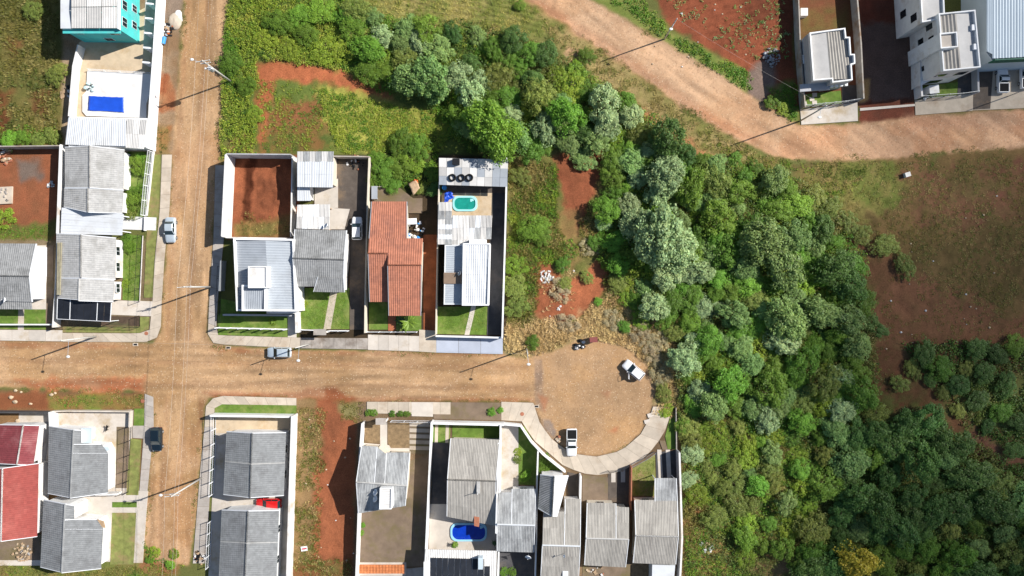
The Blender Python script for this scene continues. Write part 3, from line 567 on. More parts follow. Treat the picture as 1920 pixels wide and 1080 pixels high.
fence('white front fence below the striped lawn of the grey gabled house', [(563, 618), (594, 619)], 1.3, 'whitem', 2., (.1, .5, .95), .14, .14, .4)
fence('white front fence right of the lawn path, grey gabled house', [(620, 620), (654, 620)], 1.3, 'whitem', 2., (.1, .5, .95), .14, .14, .4)
canopy('small grey gate canopy at the foot of the lawn path', (607, 621), 2.1, 1.0)
fence('white picket fence with tall posts before the white parapet house', [(412, 614), (538, 617)], 1.9, 'whitem', 2.0, (.08, .5, .97), .16, .2, .3)
wall('low grey wall below the white parapet house', [(424, 590), (556, 591)], 1.0, 'greywall', .3, name='low_wall')
wall('white side wall between the parapet house and the lawn with a path', [(560, 540), (562, 620)], 1.6, 'white', .5)
fence('dark gate fence beside the white parapet house on the street side', [(416, 500), (411, 612)], 1.8, 'blackm', 2.2, (.05, .97), .2, .06)
wall('dark blue sliding gate beside the white parapet house', [(424, 490), (421, 545)], 2.3, 'greym', .1, name='sliding_gate', cat='gate')
# lower blocks
wall('black front wall above the maroon-roofed house', [(-40, 770), (100, 771)], 1.6, 'asphg', .2)
wall('concrete front wall of the dark grey roofed courtyard house', [(103, 770), (132, 769), (249, 770)], 1.0, 'concp', .2)
wall('pale low wall beside the courtyard with the black dog', [(249, 770), (248, 798)], 1.0, 'concp', .2)
wall('white pillar wall right of the maroon-roofed house', [(106, 772), (108, 805)], 1.7, 'white', .5)
fence('black steel gate and fence by the dark parked car', [(246, 798), (243, 880), (241, 922)], 2.0, 'blackm', 2.2, (.05, .5, .97), .25, .09)
wall('short white wall between the two dark grey roofs at lower left', [(190, 923), (228, 922)], 1.5, 'white', .3)
wall('white wall behind the maroon and red roofs', [(88, 800), (80, 930)], 1.6, 'white', .18)
wall('tall white wall between the twin grey houses and the vacant red lot', [(557, 776), (552, 930), (547, 1100)], 2.6, 'white', .25, 'white')
wall('white front wall of the twin grey houses', [(405, 775), (557, 777)], 2.2, 'white2', .25, 'white2')
fence('white metal fence left of the upper twin grey house', [(405, 776), (405, 830), (401, 925)], 2.0, 'whitem', 2.2, (.08, .5, .97), .3, .12)
fence('white metal fence left of the lower twin grey house', [(398, 975), (394, 1060)], 1.8, 'whitem', 2.2, (.08, .5, .97), .3, .1)
wall('grey wall between the vacant red lot and the L-shaped roof house', [(684, 790), (679, 850), (677, 962), (672, 1100)], 2.3, 'white', .2)
fence('white fence rail in front of the L-shaped roof house', [(735, 788), (808, 789)], 1.6, 'whitem', 2., (.1, .95), .16, .08)
canopy('small grey gate canopy in front of the withered lawn', (719, 785), 1.7, 1.1)
wall('long white wall left of the blue-pool house', [(812, 788), (807, 900), (800, 1060)], 2.2, 'white2', .22, 'white2')
wall('white front wall of the blue-pool house with pillars', [(812, 789), (850, 790), (938, 792), (944, 792)], 2.0, 'white2', .3, 'white2')
wall('white wall between the blue-pool house and the tree-lawn drive', [(939, 793), (938, 900), (934, 1100)], 2.3, 'white2', .22, 'white2')
wall('white curved wall following the turning-circle pavement', [(944, 792), (976, 795), (996, 825), (1018, 848), (1040, 866), (1058, 880)], 1.6, 'white2', .22, 'white2')
wall('thin white wall right of the lawn with small trees', [(1008, 842), (1006, 900), (1005, 1000), (1002, 1100)], 2.0, 'white2', .16, 'white2')
wall('white stub wall at the driveway of the two-tone gable house', [(1087, 888), (1086, 935)], 1.7, 'white2', .25, 'white2')
wall('reddish side wall between the two rightmost houses of the row', [(1181, 872), (1180, 950)], 1.8, 'brick', .2)
wall('grey wall closing the right end of the house row', [(1268, 843), (1270, 905), (1273, 1000), (1268, 1100)], 2.2, 'greywall', .22, 'white')
fence('dark curved fence before the rightmost lawn of the row', [(1183, 872), (1210, 858), (1226, 847)], 1.5, 'greym', 2., (.05, .97), .16, .08)
fence('dark fence along the curved pavement by the striped driveway', [(1140, 882), (1165, 880), (1180, 872)], 1.3, 'blackm', 2., (.05, .97), .16, .07)
wall('thin boundary wall beside the wood at the end of the pavement', [(1266, 764), (1267, 840)], .7, 'block', .14)
wall('white wall south of the rightmost house lot', [(1226, 1060), (1224, 1100)], 2., 'white', .16)
# upper right
wall('long block wall left of the grey box house', [(1486, -40), (1491, 90), (1500, 205)], 2.1, 'block', .18)
wall('tan block wall right of the grey box house', [(1592, -40), (1603, 90), (1608, 190)], 2.1, 'block', .22)
wall('pale wall left of the white three-level building', [(1703, -40), (1708, 90), (1716, 185)], 2.0, 'white', .3)
wall('grey wall between the white building and the blue-roofed warehouse', [(1820, 60), (1823, 176)], 1.6, 'greywall', .3)
fence('grey slatted gate before the grey box house', [(1502, 202), (1576, 195), (1606, 190)], 1.9, 'greym', 1.8, (.05, .5, .97), .14, .12)
fence('white gate before the white three-level building', [(1720, 185), (1794, 180), (1823, 176)], 1.8, 'greym', 2., (.05, .97), .14, .1)
# ------------------------------------------------------------------ houses
def corr(A, B, Cc, D, pitch=.34, amp=.028, course=.42, camp=.03, thick=.1):
    """corrugated / tiled slope: A-B along the ridge, D-C along the eave"""
    A, B, Cc, D = [np.array(v, float) for v in (A, B, Cc, D)]
    n = np.cross(B-A, D-A); n /= np.linalg.norm(n)
    if n[2] < 0: n = -n
    lu = max(np.linalg.norm(B-A), np.linalg.norm(Cc-D)); lv = max(np.linalg.norm(D-A), np.linalg.norm(Cc-B))
    nu = max(1, int(lu/pitch))*2 if pitch else 1; u = np.linspace(0, 1, nu+1)
    if course:
        k = max(1, int(lv/course)); v = []; h = []
        for i in range(k): v += [i/k, (i+1)/k]; h += [0, camp]
    else: v = [0, 1]; h = [0, 0]
    v = np.array(v); h = np.array(h); U, Vv = np.meshgrid(u, v); hu = (np.arange(nu+1) % 2)*amp*2
    p = ((1-U)*(1-Vv))[..., None]*A+(U*(1-Vv))[..., None]*B+(U*Vv)[..., None]*Cc+((1-U)*Vv)[..., None]*D
    p = p+(h[:, None]+hu[None])[..., None]*n
    m = len(v); i = (np.arange(m-1)[:, None]*(nu+1)+np.arange(nu)[None]).ravel(); F_ = [tuple(f) for f in np.stack([i, i+nu+1, i+nu+2, i+1], 1)]
    V = [tuple(x) for x in p.reshape(-1, 3)]; o = len(V); dn = np.array((0, 0, -thick))
    V += [tuple(q) for q in (A, B, Cc, D)]+[tuple(q+dn) for q in (A, B, Cc, D)]
    F_ += [(o+4, o+5, o+6, o+7), (o, o+4, o+5, o+1), (o+1, o+5, o+6, o+2), (o+2, o+6, o+7, o+3), (o+3, o+7, o+4, o)]
    return V, F_
def bil(q, u, v): return q[0]*(1-u)*(1-v)+q[1]*u*(1-v)+q[2]*u*v+q[3]*(1-u)*v
def window(o, c, d, wd, z0, z1, frame='whitem', proud=.06):
    d = Vector((d[0], d[1], 0)).normalized(); n = Vector((d.y, -d.x, 0))
    b = MB(); b.seg(c-d*wd/2, c+d*wd/2, proud*2, z0, z1); f = b.build('window', MT[frame], o)
    for s_ in (-1, 1):
        MB().seg(c-d*(wd/2-.06)*1+d*(0 if s_ < 0 else wd/2-.03), c-d*.03+d*(0 if s_ < 0 else wd/2-.03), proud*2+.03, z0+.07, z1-.07).build('pane', MT['glassd'], f)
    return f
def house(label, planes, roof, wallm='white', name='house', pitch=.34, amp=.02, course=.42, camp=.024, win=True, ridge=True, cat='house', rmat=None, fascia='whitem', o=None, group=None):
    q0 = P(*planes[0][3], 0)
    if o is None: o = thing(name, label, cat, q0, group)
    W = MB(); k = 0
    for pl in planes:
        r0, r1, e1, e0, zr, ze = pl[:6]; op = pl[6] if len(pl) > 6 else {}
        q = [P(*r0, zr), P(*r1, op.get('zr1', zr)), P(*e1, op.get('ze1', ze)), P(*e0, ze)]
        V, F_ = corr(*q, op.get('pitch', pitch), op.get('amp', amp), op.get('course', course), op.get('camp', camp))
        sheetm = op.get('mat', roof); lay_sheets = sheetm in ('fibre', 'fibreg') and op.get('sheet', 1)
        if lay_sheets: V, F_ = corr(*[v-Vector((0, 0, .05)) for v in q], 0, 0, 0, 0, .08)
        rf = MB().add(V, F_).build('roof_slope', MT[sheetm], o)
        if lay_sheets:
            nu_ = max(1, round(max((q[1]-q[0]).length, (q[2]-q[3]).length)/1.08)); nv_ = max(1, round((q[3]-q[0]).length/2.1))
            for jj in range(nv_):
                for ii_ in range(nu_):
                    cc = [bil(q, (ii_+a)/nu_, (jj+b)/nv_)+Vector((0, 0, .012*((ii_*3+jj) % 3)+(.035 if b > .5 and jj < nv_-1 else 0))) for a, b in ((-.02, 0), (1.02, 0), (1.02, 1.03), (-.02, 1.03))]
                    V, F_ = corr(*cc, op.get('pitch', pitch)*.72, op.get('amp', amp)*.75, 0, 0, .012); MB().add(V, F_).build('roof_sheet', MT[sheetm], rf)
        if ridge and not op.get('noridge'):
            up = Vector((0, 0, .05)); MB().tube(q[0]+up, q[1]+up, .13, n=6).build('ridge_cap', MT[op.get('cap', rmat or roof)], rf)
        if fascia and not op.get('nofascia'):
            for a, b in ((q[1], q[2]), (q[3], q[0])):
                t = MB(); d = Vector((0, 0, .16)); s_ = (b-a).to_2d().normalized(); nn = Vector((-s_.y, s_.x, 0))*.05
                t.add([a-nn-d, b-nn-d, b+nn-d, a+nn-d, a-nn+Vector((0, 0, .06)), b-nn+Vector((0, 0, .06)), b+nn+Vector((0, 0, .06)), a+nn+Vector((0, 0, .06))], [(0, 1, 2, 3), (4, 7, 6, 5), (0, 4, 5, 1), (1, 5, 6, 2), (2, 6, 7, 3), (3, 7, 4, 0)])
                t.build('barge_board', MT[fascia], rf)
        if op.get('open'):
            for u in (.04, .96):
                p = bil(q, u, .94); MB().obox(p, .12, .12, 0, p.z-.11).build('post', MT['whitem'], o)
            continue
        ir, ie, ig0, ig1 = op.get('ins', (0, .45, .3, .3)); lu = (q[1]-q[0]).length; lv = (q[3]-q[0]).length
        u0, u1, v0, v1 = ig0/lu, 1-ig1/lu, ir/lv, 1-ie/lv
        c = [bil(q, u0, v0), bil(q, u1, v0), bil(q, u1, v1), bil(q, u0, v1)]
        W.prism([tuple(x.to_2d()) for x in c], -.05, [x.z-.115 for x in c])
        if win and not op.get('nowin'):
            d = (c[2]-c[3]).to_2d()
            if d.length > 3:
                for t in ((.28, .72) if d.length > 5 else (.5,)):
                    p = c[3].lerp(c[2], t); window(o, Vector((p.x, p.y, 0)), d, 1.3, 1.0, 2.1)
    if W.v: W.build('wall', MT[wallm], o)
    return o
def sheets(o, q, zs, nu, nv, fn, pitch=.2, amp=.018, gap=.015):
    """a roof laid in separate corrugated sheets; fn(i, j) names each sheet's material"""
    q = [P(*p, z) for p, z in zip(q, zs)]
    for j in range(nv):
        for i in range(nu):
            c = [bil(q, (i+a)/nu, (j+b)/nv)+Vector((0, 0, .012*((i+j) % 2)+.03*(b if j < nv-1 else 0))) for a, b in ((gap, 0), (1-gap, 0), (1-gap, 1.02), (gap, 1.02))]
            V, F_ = corr(*c, pitch, amp, 0, 0, .02); MB().add(V, F_).build('roof_sheet', MT[fn(i, j)], o)
    return q
def slab_block(o, pts, z, wallm, roofm, par=.45, t=.18, roofpart='flat_roof', cop='white2', drop=None):
    """block with a parapet; pts are its top corners as seen from above"""
    p = [tuple(v.to_2d()) for v in PP(pts, z)]; n = len(p)
    MB().prism(p, -.05, z-par).build('wall', MT[wallm], o)
    c = Vector((sum(a[0] for a in p)/n, sum(a[1] for a in p)/n)); b = MB(); ar = 0
    for i in range(n): ar += p[i][0]*p[(i+1) % n][1]-p[(i+1) % n][0]*p[i][1]
    sg = 1 if ar > 0 else -1
    inn = []
    for i in range(n):
        a0, a1, a2 = Vector(p[i-1]), Vector(p[i]), Vector(p[(i+1) % n]); d1 = (a1-a0).normalized(); d2 = (a2-a1).normalized()
        n1_, n2_ = Vector((-d1.y, d1.x))*sg, Vector((-d2.y, d2.x))*sg; bb = (n1_+n2_); inn.append(a1+bb*(t/max(.3, 1+n1_.dot(n2_))))
    for i in range(n):
        j = (i+1) % n; b.prism([p[i], p[j], tuple(inn[j]), tuple(inn[i])], z-par+.002, z)
    b.build('parapet', MT[cop], o)
    return [Vector((v.x, v.y, z)) for v in inn]
# --- left block
o = thing('two_storey_house', 'turquoise two-storey house with pale corrugated roof', 'house', P(150, 90))
tq = PP([(113, 53), (222, 54), (222, -70), (113, -70)], 6.3); MB().prism([tuple(v.to_2d()) for v in tq], -.05, 5.8).build('wall', MT['turq'], o)
wf = MB(); pe = PP([(113, 53), (132, 53), (132, -70), (113, -70)], 6.3); wf.prism([tuple(v.to_2d()) for v in pe], 5.802, 6.25); wf.build('side_roof', MT['metalw'], o)
sheets(o, [(133, 14), (219, 13), (219, 52), (133, 52)], (6.9, 6.9, 6.3, 6.3), 3, 1, lambda i, j: 'sheetp', .25, .03)
sheets(o, [(133, 13), (219, 12), (222, -60), (133, -60)], (6.9, 6.9, 6.2, 6.2), 3, 2, lambda i, j: 'sheetp', .25, .03)
e0 = P(222, 54, 6.3); e1 = P(222, -70, 6.3)
def onwall(t, z): return e0.lerp(e1, t)
b = MB(); b.prism([tuple((e0+Vector((-.1, -.05, 0))).to_2d()), tuple((e0+Vector((.1, -.05, 0))).to_2d()), tuple((e1+Vector((.1, 0, 0))).to_2d()), tuple((e1+Vector((-.1, 0, 0))).to_2d())], 5.802, 6.45); b.build('parapet', MT['whitem'], o)
for t, z in ((.16, 3.9), (.42, 3.9), (.7, 3.9)): window(o, Vector(((e0.lerp(e1, t)).x, e0.lerp(e1, t).y, 0)), (0, 1), 1.5, z, z+1.4)
for t in (.22, .48, .75): window(o, Vector(((e0.lerp(e1, t)).x, e0.lerp(e1, t).y, 0)), (0, 1), 1.2, 1.0, 2.4)
for t, wd, z in ((.2, 1., 3.9), (.8, 1.6, 3.8), (.55, 1.4, 1.)):
    p = tq[0].lerp(tq[1], t); window(o, Vector((p.x, p.y, 0)), (1, 0), wd, z, z+1.2)
MB().obox(P(150, 76)+Vector((3.5, .2, 0)), 2.2, .12, .05, 2.2).build('door', MT['blackm'], o)
MB().box(tq[0].x, tq[0].y-.6, 5.55, tq[1].x, tq[0].y, 5.7).build('eave_slab', MT['turq'], o)
# raised pool deck with covered pool
b = MB(); b.prism([tuple(v.to_2d()) for v in PP([(166, 133), (285, 140), (285, 172), (276, 196), (276, 222), (164, 218), (157, 210), (157, 180), (164, 172)])], 0, .35); b.build('pool_deck', MT['concw'], kind='structure')
fence('low white rail along the top of the white pool deck', [(169, 132), (285, 139)], .9, 'whitem', 2.5, (.4, .97), .3, .06)
def tarp_sheet(label, pts, z, mat, sag=.12, n=14, amp=.05, name='tarpaulin', seed=1, cat='tarpaulin'):
    q = [P(*p, z) for p in pts]; r = random.Random(seed); V = []; F_ = []
    for j in range(n+1):
        for i in range(n+1):
            u, v = i/n, j/n; p = bil(q, u, v); e = min(u, 1-u, v, 1-v)
            p = p+Vector((r.uniform(-1, 1)*amp, r.uniform(-1, 1)*amp, r.uniform(0, amp)*1.5-sag*min(1, e*4)+.03)); V.append(p)
    for j in range(n):
        for i in range(n): a = j*(n+1)+i; F_.append((a, a+1, a+n+2, a+n+1))
    bo = MB().add(V, F_); ob = bo.build(name, MT[mat], smooth=True, label=label, cat=cat); s_ = ob.modifiers.new('thick', 'SOLIDIFY'); s_.thickness = .01; return ob
tarp_sheet('blue tarpaulin stretched over the pool on the white deck', [(167, 180), (232, 183), (233, 211), (165, 207)], .42, 'tarp', .04, 16, .035)
# white flat metal roof over the garage
o = thing('garage', 'white flat-roofed garage below the blue-tarp pool', 'garage', P(200, 285))
MB().prism([tuple(v.to_2d()) for v in PP([(150, 226), (292, 229), (290, 282), (148, 283)])], 0, 2.7).build('wall', MT['white2'], o)
sheets(o, [(128, 220), (236, 223), (236, 273), (122, 270)], (3.2, 3.2, 3.0, 3.0), 8, 1, lambda i, j: 'metalw', .3, .02)
sheets(o, [(237, 223), (276, 225), (270, 279), (235, 276)], (3.2, 3.1, 2.9, 3.0), 3, 2, lambda i, j: 'sheetp', .22, .025)
house('pale grey gabled house with bushes between it and the street', [((168, 273), (168, 352), (122, 352), (122, 276), 4.3, 3.0, dict(mat='tilep')), ((168, 352), (168, 273), (233, 281), (231, 356), 4.3, 3.0), ((165, 353), (165, 398), (120, 388), (121, 353), 4.2, 2.95), ((165, 398), (165, 353), (231, 357), (229, 400), 4.2, 2.9)], 'tilep', 'white', win=False)
o = thing('carport', 'white metal carport between the two pale gabled houses', 'carport', P(200, 430))
sheets(o, [(114, 389), (234, 402), (231, 441), (112, 438)], (3.0, 3.0, 2.8, 2.8), 1, 9, lambda i, j: 'metalw', 0, 0)
for p in ((140, 440), (245, 436), (246, 408)): MB().obox(P(*p), .15, .15, 0, 2.6).build('post', MT['whitem'], o)
o = house('pale gabled house with dark canopy at the crossroads corner', [((152, 440), (152, 521), (106, 521), (106, 438), 4.3, 3.0), ((152, 521), (152, 440), (217, 446), (216, 524), 4.3, 3.0), ((149, 522), (148, 562), (108, 559), (107, 522), 4.2, 2.95), ((148, 564), (149, 522), (214, 525), (212, 566), 4.2, 2.95)], 'tilep', 'white', win=False)
for y in (470, 500, 540): window(o, Vector((P(216, y, 3).x-.42, P(216, y, 3).y, 0)), (.03, -1), 1.5, 1., 2.1)
q = [P(x, y, 3.28) for x, y in ((107, 455), (118, 455), (115, 553), (106, 553))]
V, F_ = corr(q[0]+Vector((0, 0, 0)), q[1]+Vector((0, 0, .3)), q[2]+Vector((0, 0, .3)), q[3], .3, .02, 0, 0); MB().add(V, F_).build('translucent_strip', MT['gyl'], o)
o = thing('dark_canopy', 'dark smoked-panel canopy on white bars beside the corner lawn', 'canopy', P(170, 600))
cq = [P(108, 560, 2.9), P(209, 568, 2.9), P(207, 603, 2.7), P(107, 598, 2.7)]
for i, (a, c) in enumerate(((0, .235), (.245, .74), (.75, 1))):
    m = max(1, round((c-a)*8))
    for k in range(m):
        u0, u1 = a+(c-a)*k/m, a+(c-a)*(k+1)/m-.004; t = MB()
        pt = [bil(cq, u0, 0), bil(cq, u1, 0), bil(cq, u1, 1), bil(cq, u0, 1)]; t.add([*pt, *[p+Vector((0, 0, .02)) for p in pt]], [(0, 3, 2, 1), (4, 5, 6, 7), (0, 1, 5, 4), (1, 2, 6, 5), (2, 3, 7, 6), (3, 0, 4, 7)]); t.build('panel', MT['darkpan'], o)
for u in (0, .24, .745, 1): MB().tube(bil(cq, u, 0)+Vector((0, 0, .03)), bil(cq, u, 1)+Vector((0, 0, .03)), .06, n=4).build('rafter', MT['whitem'], o)
MB().tube(cq[3], cq[2], .05, n=4).build('front_beam', MT['whitem'], o)
for u in (.02, .5, .98):
    p = bil(cq, u, .98); MB().obox(p, .1, .1, 0, p.z).build('post', MT['whitem'], o)
o = house('leftmost grey roofed house with a white gable wall', [((-70, 516), (55, 518), (68, 457), (-70, 456), 4.7, 3.2), ((-70, 516), (55, 518), (60, 566), (-70, 563), 4.7, 3.4), ], 'tile', 'white2')
h2 = MB(); V, F_ = corr(P(-60, 558, 3.3), P(58, 560, 3.3), P(60, 580, 2.9), P(-60, 579, 2.9)); MB().add(V, F_).build('porch_roof', MT['tile'], o)
for y, z0, z1, wd in ((482, 1.2, 2.4, 1.4), (507, 1.5, 2.1, .6), (545, 1.1, 2.0, 1.)):
    p = P(60, y, 3.2); window(o, Vector((p.x-.3, p.y, 0)), (0, 1), wd, z0, z1, 'blackm', .1)
# --- middle row
o = thing('parapet_house', 'white parapet house with grey metal roofs at the street corner', 'house', P(440, 590))
inn = slab_block(o, [(437, 446), (551, 448), (556, 584), (443, 583)], 4.6, 'white', 'metalg', .55, .3)
ia, ib, ic, idd = inn; mt_ = ia.lerp(ib, .53); mb_ = idd.lerp(ic, .53)
dz = lambda v, z: Vector((v.x, v.y, z))
for a, b_, c_, d_, n_ in ((dz(mt_, 4.42), dz(mb_, 4.42), dz(idd, 4.12), dz(ia, 4.12), 0), (dz(mb_, 4.42), dz(mt_, 4.42), dz(ib, 4.12), dz(ic, 4.12), 1)):
    V, F_ = corr(a, b_, c_, d_, .42, .03, 0, 0, .04); MB().add(V, F_).build('metal_roof', MT['metalg' if n_ == 0 else 'metalm'], o)  # west half uses the darker metal: its shade is put into the colour
tb = slab_block(o, [(465, 499), (500, 499), (500, 540), (465, 540)], 6.2, 'white2', 'metalw', .2, .15); MB().prism([tuple(v.to_2d()) for v in tb], 5.8, 6.02).build('tank_roof', MT['concw'], o)
tb = slab_block(o, [(453, 534), (498, 536), (498, 583), (453, 583)], 5.4, 'white2', 'metalw', .5, .25)
V, F_ = corr(*[dz(tb[i], z) for i, z in ((0, 5.15), (1, 5.15), (2, 4.95), (3, 4.95))], .3, .025, 0, 0, .03); MB().add(V, F_).build('metal_roof', MT['metalg'], o)
MB().box(P(500, 585, 3).x, P(500, 588, 3).y, 2.9, P(560, 585, 3).x, P(500, 580, 3).y, 3.05).build('front_slab', MT['white'], o)
o = house('grey gabled house above the lawn with a straight path', [((549, 484), (645, 487), (650, 432), (553, 430), 4.9, 3.3), ((549, 484), (645, 487), (644, 522), (552, 520), 4.9, 4.0, dict(ins=(0, .1, .3, .3), nowin=1)), ((552, 520), (596, 521), (597, 537), (553, 537), 4.0, 3.45, dict(noridge=1)), ((596, 519), (644, 521), (646, 548), (588, 547), 4.15, 3.15, dict(noridge=1))], 'tile', 'white')
o = thing('shed', 'pale sheet-roofed shed above the dark drive', 'shed', P(590, 350)); MB().prism([tuple(v.to_2d()) for v in PP([(570, 300), (632, 300), (631, 350), (573, 350)])], 0, 3.75).build('wall', MT['cream'], o)
sheets(o, [(557, 284), (626, 284), (625, 303), (557, 303)], (4.1, 4.1, 4.05, 4.05), 6, 1, lambda i, j: 'fibreg' if (i % 2) else 'sheetp', .2, .02)
sheets(o, [(557, 302), (626, 302), (624, 351), (557, 350)], (4.05, 4.05, 3.9, 3.9), 5, 2, lambda i, j: 'metalw', .3, .012)
sheets(o, [(557, 351), (581, 351), (583, 376), (557, 376)], (3.0, 3.0, 2.8, 2.8), 2, 1, lambda i, j: 'metalw', .3, .012)
MB().prism([tuple(v.to_2d()) for v in PP([(568, 352), (588, 352), (588, 376), (568, 376)])], 0, 2.6).build('annex_wall', MT['white'], o)
o = thing('lean_to', 'corrugated lean-to between the pale shed and the grey gabled house', 'shed', P(590, 428))
sheets(o, [(557, 384), (619, 383), (618, 430), (555, 428)], (2.8, 2.8, 3.1, 3.1), 6, 2, lambda i, j: 'metalw' if (i, j) in ((2, 0), (1, 1), (4, 1), (3, 0)) else 'sheetp', .2, .03)
for p in ((572, 392), (622, 392), (622, 432), (570, 432)): MB().obox(P(*p), .12, .12, 0, 2.6).build('post', MT['wood'], o)
o = house('red clay-tiled house with stepped gables', [
 ((692, 447), (763, 447), (763, 378), (697, 378), 4.2, 3.0, dict(noridge=1, ins=(0, .4, .3, .3))), ((690, 475), (727, 475), (728, 447), (692, 447), 4.7, 4.2, dict(ins=(0, 0, .3, 0), nowin=1, nofascia=1)),
 ((690, 475), (728, 475), (729, 566), (693, 566), 4.7, 3.1, dict(ins=(0, .4, .3, 0))),
 ((727, 497), (790, 497), (793, 447), (728, 447), 5.1, 4.2, dict(ins=(0, .4, .3, .4), nofascia=1)),
 ((727, 497), (790, 497), (789, 592), (729, 592), 5.1, 3.6, dict(ins=(0, .6, .25, .4)))], 'red', 'cream', pitch=.36, amp=.026, course=.42, camp=.02, fascia='metalg')
o = thing('flat_roof_house', 'white house with three tyres on its flat roof', 'house', P(880, 575))
MB().prism([tuple(v.to_2d()) for v in PP([(835, 308), (949, 308), (949, 343), (835, 343)])], 0, 2.8).build('rear_wall', MT['white'], o)
PAT = ['011010', '100011', '101001']
sheets(o, [(823, 296), (953, 299), (951, 350), (823, 346)], (3.0, 3.0, 2.9, 2.9), 9, 3, lambda i, j: 'metalg' if ((i*7+j*5) % 9 in (1, 4)) or (i > 6 and j > 0 and i*j % 3) else 'sheetp', 0, 0)
sheets(o, [(822, 379), (848, 379), (847, 412), (821, 411)], (2.95, 2.95, 2.9, 2.9), 2, 2, lambda i, j: 'fibreg' if j else 'sheetp', .22, .03)
sheets(o, [(821, 411), (848, 411), (847, 458), (820, 458)], (2.9, 2.9, 2.8, 2.8), 2, 5, lambda i, j: 'metalw' if (j in (1, 3)) else 'fibreg' if (i+j) % 2 else 'sheetp', .22, .03)
sheets(o, [(848, 404), (923, 404), (921, 448), (847, 450)], (2.95, 2.95, 2.8, 2.8), 7, 2, lambda i, j: 'fibreg' if (i, j) in ((4, 1), (6, 1)) else 'sheetp' if (i+j) % 4 else 'metalw', .22, .03)
sheets(o, [(847, 449), (880, 449), (880, 459), (847, 459)], (2.8, 2.8, 2.75, 2.75), 3, 1, lambda i, j: 'sheetp', .22, .03)
for p in ((830, 385), (830, 455), (920, 410), (870, 408)): MB().obox(P(*p), .2, .2, 0, 2.7).build('post', MT['white'], o)
inn = slab_block(o, [(868, 456), (919, 456), (916, 573), (866, 573)], 4.6, 'white2', 'metalw', .35, .22)
V, F_ = corr(*[dz(inn[i], z) for i, z in ((0, 4.42), (1, 4.42), (2, 4.3), (3, 4.3))], .35, .03, 1.2, .03, .03); MB().add(V, F_).build('metal_roof', MT['metalw'], o)
inn = slab_block(o, [(834, 459), (868, 459), (867, 571), (832, 571)], 3.5, 'white', 'metalg', .25, .15)
V, F_ = corr(*[dz(inn[i], z) for i, z in ((0, 3.4), (3, 3.4), (2, 3.3), (1, 3.3))], .3, .03, 0, 0, .03); MB().add(V, F_).build('metal_roof', MT['metalm'], o)  # grey-blue metal, with the shade on this lower roof worked into its tone
MB().prism([tuple(v.to_2d()) for v in PP([(832, 511), (866, 511), (866, 532), (832, 532)], 3.6)], 3.3, 3.62).build('brown_slab', M('brown_mat', (.24, .17, .12), .9, .1, 1), o)
MB().prism([tuple(v.to_2d()) for v in PP([(880, 449), (912, 449), (912, 458), (880, 458)], 4.2)], 2.7, 4.2).build('tank_box', MT['white2'], o)
window(o, P(905, 573, 4.6).xyz*1+Vector((0, .02, -4.6)), (1, 0), 1.6, 1., 2.2)
# --- lower left
house('maroon tiled house with a pale ridge line at the left edge', [((44, 797), (32, 871), (-25, 868), (-18, 796), 4.4, 3.2), ((32, 871), (44, 797), (73, 798), (62, 872), 4.4, 3.3)], 'maroon', 'white', rmat='white', course=.36, win=False)
house('brick-red painted roof house at the left edge', [((5, 878), (2, 1015), (-60, 1005), (-60, 880), 4.9, 3.4), ((2, 1015), (5, 878), (72, 869), (69, 1006), 4.9, 3.3)], 'redp', 'white', rmat='white', amp=.015, camp=.015, win=False)
house('dark grey gabled house in the courtyard with the black dog', [((138, 806), (132, 933), (90, 925), (92, 799), 4.5, 3.0), ((137, 833), (138, 806), (152, 807), (152, 833), 4.5, 4.2, dict(nowin=1, ins=(0, .3, .1, .3))), ((136, 850), (137, 833), (190, 833), (202, 850), 4.5, 3.1, dict(nowin=1, ins=(0, .6, .0, .4), ze1=3.35, noridge=1)), ((132, 934), (136, 850), (202, 850), (202, 924), 4.5, 3.1, dict(nowin=1, ins=(0, .6, .3, 0), noridge=1))], 'tiled', 'white2')
house('dark grey gabled house beside the twin lawns at lower left', [((122, 945), (116, 1073), (76, 1063), (82, 937), 4.5, 3.0), ((121, 975), (122, 945), (139, 948), (139, 975), 4.5, 4.1, dict(nowin=1, ins=(0, .3, .1, .3))), ((120, 992), (121, 974), (181, 974), (193, 992), 4.5, 3.1, dict(nowin=1, ins=(0, .6, .0, .4), ze1=3.35, noridge=1)), ((116, 1074), (120, 992), (193, 992), (189, 1066), 4.5, 3.1, dict(nowin=1, ins=(0, .6, .3, 0), noridge=1))], 'tiled', 'white2')
o = thing('wall_canopy', 'white angled canopy at the eave of the dark courtyard house', 'canopy', P(215, 850))
b = MB(); pts = PP([(190, 835), (206, 835), (213, 842), (212, 905), (203, 907), (203, 850)], 2.9); b.prism([tuple(v.to_2d()) for v in pts], 2.7, 2.9); b.build('canopy_slab', MT['white2'], o)
b = MB(); b.prism([tuple(v.to_2d()) for v in PP([(193, 838), (203, 838), (206, 844), (200, 846)], 2.92)], 2.9, 2.93); b.build('skylight', MT['metalb'], o)
for p in ((213, 846), (212, 904)): MB().obox(P(*p), .18, .18, 0, 2.698).build('post', MT['white2'], o)
o = thing('wall_canopy', 'white canopy beside the lower dark grey roof and lawn', 'canopy', P(185, 980))
b = MB(); b.prism([tuple(v.to_2d()) for v in PP([(181, 974), (194, 978), (197, 990), (188, 988)], 2.9)], 2.7, 2.9); b.build('canopy_slab', MT['wood'], o); MB().obox(P(199, 988), .18, .18, 0, 2.698).build('post', MT['white2'], o)
o = thing('porch_roof', 'small pale blue roof slab by the dark courtyard house', 'canopy', P(170, 820)); MB().prism([tuple(v.to_2d()) for v in PP([(152, 803), (172, 803), (171, 831), (152, 831)], 2.9)], 2.75, 2.9).build('slab', MT['metalb'], o)
